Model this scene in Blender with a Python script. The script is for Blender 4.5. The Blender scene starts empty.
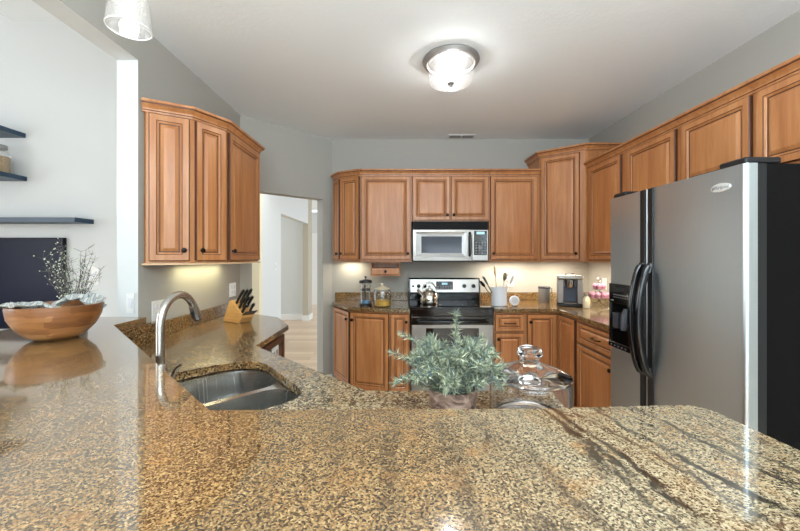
import bpy, bmesh, math, random
from mathutils import Vector, Matrix
random.seed(7)
S = bpy.context.scene
COL = S.collection

# ------------------------------------------------------------------ camera
cam_d = bpy.data.cameras.new('camera')
cam = bpy.data.objects.new('camera', cam_d); COL.objects.link(cam)
cam.location = (0, 0, 1.40); cam.rotation_euler = (math.radians(90), 0, 0)
cam_d.sensor_width = 36; cam_d.lens = 16.2
cam_d.shift_x = 3 / 800; cam_d.shift_y = -8.5 / 800
cam_d.clip_start = 0.02
S.camera = cam

# ------------------------------------------------------------------ light
def lin(c):
    return tuple(((v / 255) / 12.92 if v / 255 <= .04045 else (((v / 255) + .055) / 1.055) ** 2.4) for v in c)
W = bpy.data.worlds.new('world'); S.world = W; W.use_nodes = True
W.node_tree.nodes['Background'].inputs[0].default_value = (.82, .92, 1.0, 1)
W.node_tree.nodes['Background'].inputs[1].default_value = 1.5

def area(name, loc, rot, sx, sy, power, col=(1, 1, 1)):
    l = bpy.data.lights.new(name, 'AREA'); l.shape = 'RECTANGLE'; l.size = sx; l.size_y = sy
    l.energy = power; l.color = col
    o = bpy.data.objects.new(name, l); COL.objects.link(o); o.location = loc; o.rotation_euler = rot
    return o
def point(name, loc, power, col=(1, 1, 1), r=.03):
    l = bpy.data.lights.new(name, 'POINT'); l.energy = power; l.color = col; l.shadow_soft_size = r
    o = bpy.data.objects.new(name, l); COL.objects.link(o); o.location = loc
    return o
R90 = math.radians(90)
area('rear_fill', (.4, -2.9, 1.8), (math.radians(122), 0, 0), 3.4, 1.4, 40, (.80, .92, 1.0))  # unseen fill added behind the camera, tilted up to brighten the ceiling
area('bounce_fill', (.35, -1.5, 1.7), (math.radians(178), 0, 0), 2.2, 1.4, 245, (.76, .90, 1.0))  # main fill, an added upward panel bounced off the ceiling
area('living_room_daylight_fill', (-6.9, 2.5, 2.0), (R90, 0, -R90), 2.0, 3.2, 22, (.95, .98, 1.0))
area('living_room_daylight_fill', (-6.9, -.6, 1.9), (R90, 0, -R90), 2.4, 2.6, 95, (.95, .98, 1.0))  # second panel, added to light the right-hand cabinets through the opening
area('hall_fill', (-1.35, 4.75, 2.68), (0, 0, 0), 1.0, .8, 9, (1, .98, .95))  # added ceiling panel lighting the hall, hidden above the lintel
area('hall_room_fill', (-3.3, 7.0, 2.6), (0, 0, 0), 1.4, 1.4, 7, (.97, .98, 1.0))  # added overhead panel brightening the room off the hall
S.view_settings.view_transform = 'Standard'; S.view_settings.look = 'None'
S.view_settings.gamma = 1; S.view_settings.use_curve_mapping = False
S.view_settings.exposure = 0.50

# ------------------------------------------------------------------ materials
def newmat(name):
    m = bpy.data.materials.new(name); m.use_nodes = True
    nt = m.node_tree; b = nt.nodes['Principled BSDF']
    return m, nt, b
def simple(name, rgb, rough=.5, metal=0, coat=0, spec=.5, noise=0, scale=20, emit=None, es=0):
    m, nt, b = newmat(name); c = lin(rgb) + (1,)
    b.inputs['Base Color'].default_value = c
    b.inputs['Roughness'].default_value = rough; b.inputs['Metallic'].default_value = metal
    b.inputs['Coat Weight'].default_value = coat; b.inputs['Specular IOR Level'].default_value = spec
    if noise:
        tc = nt.nodes.new('ShaderNodeTexCoord'); n = nt.nodes.new('ShaderNodeTexNoise')
        n.inputs['Scale'].default_value = scale; n.inputs['Detail'].default_value = 5
        nt.links.new(tc.outputs['Object'], n.inputs['Vector'])
        mx = nt.nodes.new('ShaderNodeMix'); mx.data_type = 'RGBA'
        mx.inputs[6].default_value = tuple(v * (1 - noise) for v in c[:3]) + (1,)
        mx.inputs[7].default_value = tuple(min(1, v * (1 + noise)) for v in c[:3]) + (1,)
        nt.links.new(n.outputs['Fac'], mx.inputs[0]); nt.links.new(mx.outputs[2], b.inputs['Base Color'])
        bp = nt.nodes.new('ShaderNodeBump'); bp.inputs['Strength'].default_value = .08; bp.inputs['Distance'].default_value = .002
        nt.links.new(n.outputs['Fac'], bp.inputs['Height']); nt.links.new(bp.outputs[0], b.inputs['Normal'])
    if emit:
        b.inputs['Emission Color'].default_value = lin(emit) + (1,); b.inputs['Emission Strength'].default_value = es
    return m
def ramp(nt, stops):
    r = nt.nodes.new('ShaderNodeValToRGB'); e = r.color_ramp.elements
    while len(e) < len(stops): e.new(.5)
    for i, (p, c) in enumerate(stops):
        e[i].position = p; e[i].color = lin(c) + (1,)
    return r
def noise(nt, src, scale, detail=6, rough=.6, dist=0):
    n = nt.nodes.new('ShaderNodeTexNoise'); n.inputs['Scale'].default_value = scale
    n.inputs['Detail'].default_value = detail; n.inputs['Roughness'].default_value = rough
    n.inputs['Distortion'].default_value = dist
    if src: nt.links.new(src, n.inputs['Vector'])
    return n
def mapping(nt, sc=(1, 1, 1), rot=(0, 0, 0)):
    tc = nt.nodes.new('ShaderNodeTexCoord'); mp = nt.nodes.new('ShaderNodeMapping')
    mp.inputs['Scale'].default_value = sc; mp.inputs['Rotation'].default_value = rot
    nt.links.new(tc.outputs['Object'], mp.inputs['Vector']); return mp.outputs[0]
def mixc(nt, fac, a, b, mode='MIX'):
    m = nt.nodes.new('ShaderNodeMix'); m.data_type = 'RGBA'; m.blend_type = mode
    if isinstance(fac, (int, float)): m.inputs[0].default_value = fac
    else: nt.links.new(fac, m.inputs[0])
    for i, v in ((6, a), (7, b)):
        if isinstance(v, tuple): m.inputs[i].default_value = v
        else: nt.links.new(v, m.inputs[i])
    return m.outputs[2]
def math_(nt, op, a, b=None, clamp=False):
    n = nt.nodes.new('ShaderNodeMath'); n.operation = op; n.use_clamp = clamp
    for i, v in enumerate((a, b)):
        if v is None: continue
        if isinstance(v, (int, float)): n.inputs[i].default_value = v
        else: nt.links.new(v, n.inputs[i])
    return n.outputs[0]
def maprange(nt, v, a, b, c=0, d=1):
    n = nt.nodes.new('ShaderNodeMapRange')
    nt.links.new(v, n.inputs[0])
    for i, x in enumerate((a, b, c, d)): n.inputs[i + 1].default_value = x
    return n.outputs[0]

def granite(name='granite', ior=2.05, crough=.05, fine_=1.0, coat=1.0, marks=True):
    m, nt, b = newmat(name)
    v = mapping(nt)
    warp = noise(nt, v, 3.5, 4, .6)
    vw = mixc(nt, .09, v, warp.outputs['Color'], 'ADD')
    # grains
    g1 = noise(nt, v, 250 * fine_, 6, .78, .2)
    vor = nt.nodes.new('ShaderNodeTexVoronoi'); vor.inputs['Scale'].default_value = 390 * fine_; nt.links.new(v, vor.inputs['Vector'])
    vs_ = nt.nodes.new('ShaderNodeSeparateColor'); nt.links.new(vor.outputs['Color'], vs_.inputs[0])
    grain = math_(nt, 'ADD', math_(nt, 'MULTIPLY', g1.outputs['Fac'], .62), math_(nt, 'MULTIPLY', vs_.outputs[0], .38))
    base = ramp(nt, [(.27, (22, 15, 10)), (.38, (70, 50, 30)), (.48, (117, 89, 56)), (.6, (146, 116, 76)), (.76, (186, 158, 114))])
    nt.links.new(grain, base.inputs[0])
    pale = ramp(nt, [(.27, (28, 22, 17)), (.38, (88, 74, 56)), (.48, (140, 122, 94)), (.6, (168, 151, 121)), (.76, (200, 187, 157))])
    nt.links.new(grain, pale.inputs[0])
    # stone changes to a paler, greyer tone on the far side of the slab
    sep = nt.nodes.new('ShaderNodeSeparateXYZ'); nt.links.new(vw, sep.inputs[0])
    lowf = noise(nt, v, 1.6, 3, .5)
    px = math_(nt, 'ADD', sep.outputs[0], math_(nt, 'MULTIPLY', lowf.outputs['Fac'], .35))
    pf = maprange(nt, px, .22, .50)
    c = mixc(nt, pf, base.outputs[0], pale.outputs[0])
    # ochre patches
    och = noise(nt, v, 14, 4, .6)
    c = mixc(nt, maprange(nt, och.outputs['Fac'], .52, .72, 0, .45), c, lin((168, 120, 68)) + (1,), 'MIX')
    # flowing drift of darker grain
    vs = mapping(nt, (1, 1, 1), (0, 0, math.radians(-14)))
    vs2 = mixc(nt, .12, vs, warp.outputs['Color'], 'ADD')
    ms = nt.nodes.new('ShaderNodeMapping'); ms.inputs['Scale'].default_value = (9, 1.3, 9); nt.links.new(vs2, ms.inputs[0])
    drift = noise(nt, ms.outputs[0], 2.0, 6, .65)
    fine = noise(nt, v, 330 * fine_, 3, .6)
    dk = math_(nt, 'MULTIPLY', maprange(nt, drift.outputs['Fac'], .50, .68, 0, 1), maprange(nt, fine.outputs['Fac'], .38, .62, 0, 1))
    c = mixc(nt, math_(nt, 'MULTIPLY', dk, .60), c, lin((62, 46, 34)) + (1,))
    # thin black veins
    ms2 = nt.nodes.new('ShaderNodeMapping'); ms2.inputs['Scale'].default_value = (5.0, 1.1, 5); ms2.inputs['Location'].default_value = (3.1, .7, 0)
    nt.links.new(vs2, ms2.inputs[0])
    vein = noise(nt, ms2.outputs[0], 1.6, 5, .6)
    vv = math_(nt, 'ABSOLUTE', math_(nt, 'SUBTRACT', vein.outputs['Fac'], .5))
    vf = maprange(nt, vv, .003, .012, 1, 0)
    gate = noise(nt, v, 3.0, 2, .5)
    vf = math_(nt, 'MULTIPLY', vf, maprange(nt, gate.outputs['Fac'], .42, .50))
    vf = math_(nt, 'MULTIPLY', vf, maprange(nt, fine.outputs['Fac'], .34, .5, .6, 1))
    c = mixc(nt, math_(nt, 'MULTIPLY', math_(nt, 'MULTIPLY', vf, maprange(nt, pf, 0, 1, .15, 1)), .85), c, lin((26, 19, 16)) + (1,))
    if marks:                     # the long dark mineral seams that cross the slab
        sp2 = nt.nodes.new('ShaderNodeSeparateXYZ'); nt.links.new(v, sp2.inputs[0])
        wob = noise(nt, v, 9, 5, .65); sg = noise(nt, v, 34, 4, .6)
        for cx, k, y0, w, ya, yb, st in ((.385, .12, .45, .0042, .46, .80, .95), (.366, .14, .45, .0028, .55, .80, .85), (.322, -.07, .57, .007, .56, .72, .8), (.335, .10, .57, .003, .40, .60, .7),
                                         (.508, .30, .46, .005, .36, .56, .95), (.470, .22, .60, .003, .50, .78, .7), (.56, .2, .6, .003, .5, .76, .7), (-.012, 0, .5, .009, .36, .72, .3), (.095, .03, .5, .009, .42, .74, .3), (.24, .15, .5, .004, .36, .62, .4), (.43, .2, .6, .0025, .38, .7, .7), (.62, .25, .55, .003, .38, .66, .7)):
            t = math_(nt, 'ADD', math_(nt, 'SUBTRACT', sp2.outputs[0], cx), math_(nt, 'MULTIPLY', math_(nt, 'SUBTRACT', sp2.outputs[1], y0), k))
            t = math_(nt, 'ABSOLUTE', math_(nt, 'ADD', t, math_(nt, 'MULTIPLY', math_(nt, 'SUBTRACT', wob.outputs['Fac'], .5), .075)))
            f = maprange(nt, t, w * .8, w * 2.4, 1, 0)
            f = math_(nt, 'MULTIPLY', f, maprange(nt, sp2.outputs[1], ya - .04, ya + .02, 0, 1)); f = math_(nt, 'MULTIPLY', f, maprange(nt, sp2.outputs[1], yb - .02, yb + .04, 1, 0))
            f = math_(nt, 'MULTIPLY', f, maprange(nt, sg.outputs['Fac'], .36, .5, .45, 1)); f = math_(nt, 'MULTIPLY', f, maprange(nt, fine.outputs['Fac'], .36, .50, .75, 1))
            c = mixc(nt, math_(nt, 'MULTIPLY', f, st), c, lin((24, 17, 13)) + (1,))
    nt.links.new(c, b.inputs['Base Color'])
    b.inputs['Roughness'].default_value = .22
    b.inputs['Specular IOR Level'].default_value = .08
    b.inputs['Coat Weight'].default_value = coat; b.inputs['Coat IOR'].default_value = ior
    b.inputs['Coat Roughness'].default_value = crough
    return m
GRANITE = granite()
WORKTOP = granite('worktop_granite', 1.55, .10, .4, .7, False)

def wood(name, c1, c2, c3, rough=.38, sc=(22, 22, 1.6), coat=.12):
    m, nt, b = newmat(name)
    v = mapping(nt, sc)
    n = noise(nt, v, 1.0, 7, .62, .6)
    r = ramp(nt, [(.3, c1), (.5, c2), (.72, c3)]); nt.links.new(n.outputs['Fac'], r.inputs[0])
    bl = noise(nt, mapping(nt, (5, 5, 2)), 1.0, 3, .5)
    c = mixc(nt, maprange(nt, bl.outputs['Fac'], .35, .7, 0, .35), r.outputs[0], lin(c1) + (1,))
    nt.links.new(c, b.inputs['Base Color']); b.inputs['Roughness'].default_value = rough
    b.inputs['Coat Weight'].default_value = coat; b.inputs['Coat Roughness'].default_value = .2
    return m
MAPLE = wood('maple_wood', (168, 105, 59), (190, 127, 76), (207, 148, 98))
GLAZE = simple('wood_glaze', (84, 45, 23), .45)
PALEWOOD = simple('pale_maple', (222, 186, 146), .4)
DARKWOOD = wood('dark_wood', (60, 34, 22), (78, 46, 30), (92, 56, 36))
BAMBOO = wood('bamboo_wood', (190, 138, 76), (208, 158, 94), (220, 174, 112), sc=(8, 8, 60))
KNOBM = simple('dark_bronze', (34, 28, 25), .35, .7)

def acacia():
    m, nt, b = newmat('acacia_wood')
    v = mapping(nt, (1, 1, 1))
    vo = nt.nodes.new('ShaderNodeTexVoronoi'); vo.inputs['Scale'].default_value = 1.0; vo.distance = 'CHEBYCHEV'
    ms = nt.nodes.new('ShaderNodeMapping'); ms.inputs['Scale'].default_value = (9, 9, 22); nt.links.new(v, ms.inputs[0])
    nt.links.new(ms.outputs[0], vo.inputs['Vector'])
    sp = nt.nodes.new('ShaderNodeSeparateColor'); nt.links.new(vo.outputs['Color'], sp.inputs[0])
    r = ramp(nt, [(0, (116, 70, 38)), (.4, (150, 96, 52)), (.75, (176, 120, 70)), (1, (206, 156, 102))]); nt.links.new(sp.outputs[0], r.inputs[0])
    g = noise(nt, mapping(nt, (6, 6, 70)), 1, 6, .6, .5)
    c = mixc(nt, maprange(nt, g.outputs['Fac'], .35, .7, 0, .55), r.outputs[0], lin((88, 50, 26)) + (1,))
    nt.links.new(c, b.inputs['Base Color']); b.inputs['Roughness'].default_value = .35; b.inputs['Coat Weight'].default_value = .2
    return m
ACACIA = acacia()

def plaster(name, rgb, bump=.15, sc=90, rough=.85):
    m, nt, b = newmat(name); v = mapping(nt)
    b.inputs['Base Color'].default_value = lin(rgb) + (1,); b.inputs['Roughness'].default_value = rough
    b.inputs['Specular IOR Level'].default_value = .25
    n = noise(nt, v, sc, 4, .6); bp = nt.nodes.new('ShaderNodeBump'); bp.inputs['Strength'].default_value = bump; bp.inputs['Distance'].default_value = .004
    nt.links.new(n.outputs['Fac'], bp.inputs['Height']); nt.links.new(bp.outputs[0], b.inputs['Normal'])
    return m
WALL = plaster('greige_paint', (174, 171, 163))
WHITEWALL = plaster('white_paint', (218, 220, 219))
WARMLITWALL = plaster('warm_lit_paint', (232, 220, 190))  # hall return wall, warm lighting put into its colour
CEIL = plaster('ceiling_texture', (240, 243, 243), .35, 45)
TRIM = simple('white_trim', (238, 236, 232), .4)

def floormat():
    m, nt, b = newmat('light_plank_floor')
    v = mapping(nt, (1, 1, 1), (0, 0, 0))
    br = nt.nodes.new('ShaderNodeTexBrick'); br.inputs['Scale'].default_value = 1
    br.inputs['Brick Width'].default_value = 1.2; br.inputs['Row Height'].default_value = .14
    br.inputs['Mortar Size'].default_value = .0018
    br.inputs['Color1'].default_value = lin((214, 190, 162)) + (1,); br.inputs['Color2'].default_value = lin((192, 164, 136)) + (1,)
    br.inputs['Mortar'].default_value = lin((140, 112, 88)) + (1,)
    nt.links.new(v, br.inputs['Vector'])
    g = noise(nt, mapping(nt, (3, 40, 1)), 1, 6, .6)
    c = mixc(nt, maprange(nt, g.outputs['Fac'], .4, .75, 0, .4), br.outputs['Color'], lin((178, 148, 120)) + (1,))
    nt.links.new(c, b.inputs['Base Color']); b.inputs['Roughness'].default_value = .3
    return m
FLOOR = floormat()

def steel(name, rgb, rough=.3, sc=(2, 400, 2), metal=1.0):
    m, nt, b = newmat(name)
    b.inputs['Metallic'].default_value = metal; b.inputs['Roughness'].default_value = rough
    n = noise(nt, mapping(nt, sc), 1, 3, .6)
    c = lin(rgb)
    cc = mixc(nt, n.outputs['Fac'], tuple(x * .93 for x in c) + (1,), tuple(min(1, x * 1.07) for x in c) + (1,))
    nt.links.new(cc, b.inputs['Base Color'])
    r = maprange(nt, n.outputs['Fac'], .3, .7, rough * .85, rough * 1.15); nt.links.new(r, b.inputs['Roughness'])
    return m
STEEL = steel('brushed_steel', (170, 166, 160), .36)
FRIDGE = steel('fridge_steel', (198, 206, 210), .36, (300, 300, 2))
SINKST = steel('sink_steel', (196, 195, 192), .24)
CHROME = simple('chrome', (215, 215, 215), .1, 1)
NICKEL = simple('brushed_nickel', (190, 186, 180), .24, 1)
GREYMET = simple('satin_grey_metal', (150, 148, 145), .4, .6)
BLACK = simple('black_gloss', (14, 14, 15), .12, 0, .3)
BLACKM = simple('black_satin', (22, 23, 25), .35)
CHAR = simple('fridge_side_black', (13, 12, 12), .4, spec=.1)
BLKGLASS = simple('black_glass', (8, 9, 11), .05, 0, .6)
NAVY = simple('navy_paint', (36, 62, 84), .4)
NAVYGLASS = simple('navy_screen', (6, 14, 40), .3, spec=.12)
NAVYEDGE = simple('screen_bezel', (8, 10, 20), .5, spec=.2)
WHITEPL = simple('white_plastic', (232, 231, 228), .35)
CERAMIC = simple('white_ceramic', (225, 226, 230), .18, 0, .4)
GREYPL = simple('grey_plastic', (138, 138, 140), .4)
DKGREY = simple('dark_grey', (62, 64, 70), .35)
PINK = simple('pink_icing', (222, 164, 190), .5, noise=.2, scale=120)
PINKCUP = simple('mauve_paper', (188, 128, 150), .6)
PASTA = simple('yellow_pasta', (224, 176, 74), .6, noise=.35, scale=90)
COFFEE = simple('coffee_brown', (96, 62, 42), .6)
BLUEP = simple('blue_wrap', (90, 150, 190), .4)
CREAMP = simple('cream_glaze', (226, 216, 186), .25)
SAGE = simple('sage_leaf', (138, 145, 118), .6, noise=.3, scale=25)
SAGE2 = simple('blue_green_leaf', (88, 106, 106), .6, noise=.3, scale=25)
STEM = simple('leaf_stem', (98, 104, 76), .7)
TWIG = simple('twig_bark', (92, 90, 84), .8)
BUD = simple('pale_bud', (206, 212, 188), .6)
def barkpot():
    m, nt, b = newmat('weathered_bark_pot')
    n = noise(nt, mapping(nt, (14, 14, 22)), 1, 6, .65, 1.6)
    r = ramp(nt, [(.36, (58, 42, 36)), (.46, (126, 100, 86)), (.56, (164, 136, 120)), (.7, (188, 164, 148))]); nt.links.new(n.outputs['Fac'], r.inputs[0])
    nt.links.new(r.outputs[0], b.inputs['Base Color']); b.inputs['Roughness'].default_value = .75
    return m
POTM = barkpot()
SANDJAR = simple('tan_fill', (170, 142, 104), .7, noise=.4, scale=60)
SOIL = simple('dark_moss', (58, 54, 40), .9)
GREYV = simple('grey_glaze', (120, 122, 122), .35)
def cloth():
    m, nt, b = newmat('striped_cloth')
    w = nt.nodes.new('ShaderNodeTexWave'); w.inputs['Scale'].default_value = 14; w.inputs['Distortion'].default_value = 1
    nt.links.new(mapping(nt, (1, 1, .3)), w.inputs['Vector'])
    r = ramp(nt, [(.35, (158, 160, 156)), (.5, (98, 106, 110)), (.8, (184, 184, 178))]); nt.links.new(w.outputs['Fac'], r.inputs[0])
    nt.links.new(r.outputs[0], b.inputs['Base Color']); b.inputs['Roughness'].default_value = .9
    return m
CLOTH = cloth()
def thin_glass(name, tint=(1, 1, 1), refl=.12, speck=0, rough=.03, fac0=.05):
    m = bpy.data.materials.new(name); m.use_nodes = True; nt = m.node_tree; nt.nodes.clear()
    out = nt.nodes.new('ShaderNodeOutputMaterial'); t = nt.nodes.new('ShaderNodeBsdfTransparent'); t.inputs[0].default_value = tint + (1,)
    g = nt.nodes.new('ShaderNodeBsdfGlossy'); g.inputs['Roughness'].default_value = rough
    lw = nt.nodes.new('ShaderNodeLayerWeight'); lw.inputs[0].default_value = .35
    f = maprange(nt, lw.outputs['Facing'], 0, 1, fac0, fac0 + refl * 4)
    if speck:
        d = nt.nodes.new('ShaderNodeBsdfDiffuse'); d.inputs[0].default_value = (.85, .85, .85, 1)
        n = noise(nt, mapping(nt), 160, 2, .5)
        sf = maprange(nt, n.outputs['Fac'], .52, .66, .02, speck)
        ms = nt.nodes.new('ShaderNodeMixShader'); nt.links.new(sf, ms.inputs[0]); nt.links.new(t.outputs[0], ms.inputs[1]); nt.links.new(d.outputs[0], ms.inputs[2])
        tt = ms.outputs[0]
    else: tt = t.outputs[0]
    mx = nt.nodes.new('ShaderNodeMixShader'); nt.links.new(f, mx.inputs[0]); nt.links.new(tt, mx.inputs[1]); nt.links.new(g.outputs[0], mx.inputs[2])
    nt.links.new(mx.outputs[0], out.inputs[0]); return m
SEEDED = thin_glass('seeded_glass', (1, 1, 1), .08, .22, fac0=.05)
CLEAR = thin_glass('clear_glass', (.97, .98, .98), .12)
def solid_glass():
    m, nt, b = newmat('solid_glass'); b.inputs['Base Color'].default_value = (.97, .97, .98, 1)
    b.inputs['Transmission Weight'].default_value = 1; b.inputs['Roughness'].default_value = .0; b.inputs['IOR'].default_value = 1.48
    return m
GLASS = solid_glass()
BULB = simple('lamp_bulb', (255, 246, 228), .3, emit=(255, 240, 214), es=5)
LED = simple('clock_digits', (150, 190, 200), .3, emit=(150, 200, 215), es=.6)

# ------------------------------------------------------------------ mesh builder
class MB:
    def __init__(s): s.v = []; s.f = []; s.m = []
    def add(s, pts): i = len(s.v); s.v += [Vector(p) for p in pts]; return i
    def face(s, idx, m=0): s.f.append(tuple(idx)); s.m.append(m)
    def poly(s, pts, m=0): i = s.add(pts); s.face(range(i, i + len(pts)), m)
    def box(s, x0, x1, y0, y1, z0, z1, m=0, M=None):
        p = [(x0, y0, z0), (x1, y0, z0), (x1, y1, z0), (x0, y1, z0), (x0, y0, z1), (x1, y0, z1), (x1, y1, z1), (x0, y1, z1)]
        if M: p = [M @ Vector(q) for q in p]
        i = s.add(p)
        for f in ((0, 3, 2, 1), (4, 5, 6, 7), (0, 1, 5, 4), (1, 2, 6, 5), (2, 3, 7, 6), (3, 0, 4, 7)): s.face([i + k for k in f], m)
    def prism(s, poly, z0, z1, m=0, M=None):
        n = len(poly); p = [(x, y, z0) for x, y in poly] + [(x, y, z1) for x, y in poly]
        if M: p = [M @ Vector(q) for q in p]
        i = s.add(p)
        s.face([i + k for k in range(n)][::-1], m); s.face([i + n + k for k in range(n)], m)
        for k in range(n): s.face((i + k, i + (k + 1) % n, i + n + (k + 1) % n, i + n + k), m)
    def lathe(s, prof, c=(0, 0, 0), n=32, m=0, M=None, closed=False, mats=None, sx=1, sy=1):
        M2 = (M if M else Matrix.Translation(Vector(c)))
        rings = []
        for r, z in prof:
            if r < 1e-6: rings.append([s.add([M2 @ Vector((0, 0, z))])])
            else:
                i = s.add([M2 @ Vector((r * sx * math.cos(2 * math.pi * k / n), r * sy * math.sin(2 * math.pi * k / n), z)) for k in range(n)])
                rings.append(list(range(i, i + n)))
        L = len(rings); pairs = [(k, k + 1) for k in range(L - 1)] + ([(L - 1, 0)] if closed else [])
        for q, (a, b) in enumerate(pairs):
            A, B = rings[a], rings[b]; mm = mats[q] if mats else m
            for k in range(n):
                k2 = (k + 1) % n
                if len(A) == 1 and len(B) == 1: continue
                if len(A) == 1: s.face((A[0], B[k], B[k2]), mm)
                elif len(B) == 1: s.face((A[k], A[k2], B[0]), mm)
                else: s.face((A[k], A[k2], B[k2], B[k]), mm)
    def tube(s, path, r, n=10, m=0, closed=False, cap=True, flat=1):
        P = [Vector(p) for p in path]; L = len(P); rr = r if isinstance(r, (list, tuple)) else [r] * L
        rings = []; up = None
        for k in range(L):
            if closed: t = P[(k + 1) % L] - P[k - 1]
            else: t = P[min(k + 1, L - 1)] - P[max(k - 1, 0)]
            t.normalize()
            if up is None: up = Vector((0, 0, 1)) if abs(t.z) < .9 else Vector((1, 0, 0))
            a = t.cross(up).normalized(); b = a.cross(t).normalized(); up = b
            i = s.add([P[k] + rr[k] * (math.cos(2 * math.pi * j / n) * a + flat * math.sin(2 * math.pi * j / n) * b) for j in range(n)])
            rings.append(i)
        for k in range(L if closed else L - 1):
            A, B = rings[k], rings[(k + 1) % L]
            for j in range(n): s.face((A + j, A + (j + 1) % n, B + (j + 1) % n, B + j), m)
        if cap and not closed:
            s.face([rings[0] + j for j in range(n)][::-1], m); s.face([rings[-1] + j for j in range(n)], m)
    def sweep(s, path, prof, mats=None, ends=True):
        """path in plan, profile (out, z) offset to the right-hand side of the path, mitred."""
        P = [Vector((x, y)) for x, y in path]; L = len(P); base = []
        for k in range(L):
            ns = []
            if k > 0: d = (P[k] - P[k - 1]).normalized(); ns.append(Vector((d.y, -d.x)))
            if k < L - 1: d = (P[k + 1] - P[k]).normalized(); ns.append(Vector((d.y, -d.x)))
            nn = sum(ns, Vector((0, 0))).normalized(); sc = 1 / max(.3, nn.dot(ns[0]))
            base.append(s.add([(P[k].x + nn.x * o * sc, P[k].y + nn.y * o * sc, z) for o, z in prof]))
        n = len(prof)
        for k in range(L - 1):
            for j in range(n):
                j2 = (j + 1) % n
                s.face((base[k] + j, base[k + 1] + j, base[k + 1] + j2, base[k] + j2), mats[j] if mats else 0)
        if ends:
            s.face([base[0] + j for j in range(n)], 0); s.face([base[-1] + j for j in range(n)][::-1], 0)

def obj(name, mb, mats, parent=None, bevel=0, seg=2, smooth=35, recalc=True):
    me = bpy.data.meshes.new(name)
    off = Vector((0, 0, 0)); p = parent
    while p is not None: off += p.location; p = p.parent
    me.from_pydata([v - off for v in mb.v], [], mb.f)
    if not isinstance(mats, (list, tuple)): mats = [mats]
    for m in mats: me.materials.append(m)
    for i, p in enumerate(me.polygons): p.material_index = min(mb.m[i], len(mats) - 1); p.use_smooth = True
    if recalc:
        bm = bmesh.new(); bm.from_mesh(me); bmesh.ops.recalc_face_normals(bm, faces=bm.faces); bm.to_mesh(me); bm.free()
    me.set_sharp_from_angle(angle=math.radians(smooth))
    o = bpy.data.objects.new(name, me); COL.objects.link(o)
    if parent is not None: o.parent = parent
    if bevel:
        b = o.modifiers.new('bevel', 'BEVEL'); b.width = bevel; b.segments = seg; b.limit_method = 'ANGLE'; b.angle_limit = math.radians(40)
    return o
def tag(o, label, cat, group=None):
    o['label'] = label; o['category'] = cat
    if group: o['group'] = group
    return o
def thing(name, label, cat, loc=(0, 0, 0), group=None):
    o = bpy.data.objects.new(name, None); COL.objects.link(o); o.location = loc; o.empty_display_size = .05
    return tag(o, label, cat, group)
def struct(name, mb, m, bevel=0):
    o = obj(name, mb, m, bevel=bevel); o['kind'] = 'structure'; return o
def mb_box(*a, **k):
    b = MB(); b.box(*a, **k); return b
def rect_loop(x0, x1, y0, y1, r, n=6, rs=None):
    rs = rs or (r, r, r, r); pts = []
    for (cx, cy, a0, q) in ((x1, y1, 0, 0), (x0, y1, 90, 1), (x0, y0, 180, 2), (x1, y0, 270, 3)):
        rr = rs[q]; ox = cx - rr if cx == x1 else cx + rr; oy = cy - rr if cy == y1 else cy + rr
        for k in range(n + 1):
            a = math.radians(a0 + 90 * k / n); pts.append((ox + rr * math.cos(a), oy + rr * math.sin(a)))
    return pts

# ------------------------------------------------------------------ room shell
RX = 2.15; LX = -1.46; BY = 4.04; CZ = 2.72
b = MB(); b.box(-7, 3, -3, 12, -.06, 0); struct('floor', b, FLOOR)
b = MB(); b.prism([(LX - .06, -3), (RX + .1, -3), (RX + .1, BY + .1), (-.73, BY + .1), (LX - .06, 3.42)], CZ, CZ + .06); struct('ceiling', b, CEIL)
b = MB(); b.box(-.80, RX + .12, BY, BY + .12, 0, CZ); struct('wall_back', b, WALL)
b = MB(); b.box(RX, RX + .12, -3, BY, 0, CZ); struct('wall_right', b, WALL)
# left wall: pier beyond the opening, header over it, half wall below the bar (white on the living-room side)
def two_tone(name, x0, x1, y0, y1, z0, z1):
    b = MB(); b.box(x0, x1, y0, y1, z0, z1)
    b.m[0] = b.m[2] = b.m[5] = 1           # reveal, soffit and living side
    return struct(name, b, [WALL, WHITEWALL])
two_tone('wall_left', LX - .12, LX, 2.03, 3.37, 0, 3.9)
two_tone('wall_left_header', LX - .12, LX, -3, 2.03, 2.51, 3.9)
def diag(t, off=0):           # a point on the diagonal wall, off metres behind its kitchen face
    d = Vector((.73, .69)).normalized(); n = Vector((-d.y, d.x))
    p = Vector((LX, 3.35)) + Vector((.73, .69)) * t + n * off
    return (p.x, p.y)
D0, D1 = .109, .884
b = MB(); b.prism([diag(0), diag(D0), diag(D0, .12), diag(0, .12)], 0, CZ)
b.prism([diag(D1), diag(1), diag(1, .12), diag(D1, .12)], 0, CZ)
b.prism([diag(D0), diag(D1), diag(D1, .12), diag(D0, .12)], 2.035, CZ)
struct('wall_diagonal', b, WALL)
b = MB(); b.sweep([diag(D1 + .01), diag(.995)], [(0, .001), (.014, .001), (.014, .075), (.008, .09), (0, .09)]); struct('baseboard_diagonal', b, TRIM)
# living room
b = MB(); b.box(-7, LX - .13, 3.70, 3.80, 0, 5.2); struct('wall_living', b, WHITEWALL)
b = MB(); b.box(-7.12, -7, -3, 3.8, 0, 5.2); struct('wall_living_side', b, WHITEWALL)
b = MB(); b.box(-7, LX - .12, -3.12, -3, 0, 5.2); struct('wall_living_rear', b, WHITEWALL)
b = MB(); b.box(-3.95, LX - .12, -3, 3.70, 3.83, 3.95); b.box(-7, -3.95, -3, 3.70, 4.9, 5.0); b.box(-3.95, -3.88, -3, 3.70, 3.95, 4.9)
struct('ceiling_living', b, CEIL)
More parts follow.
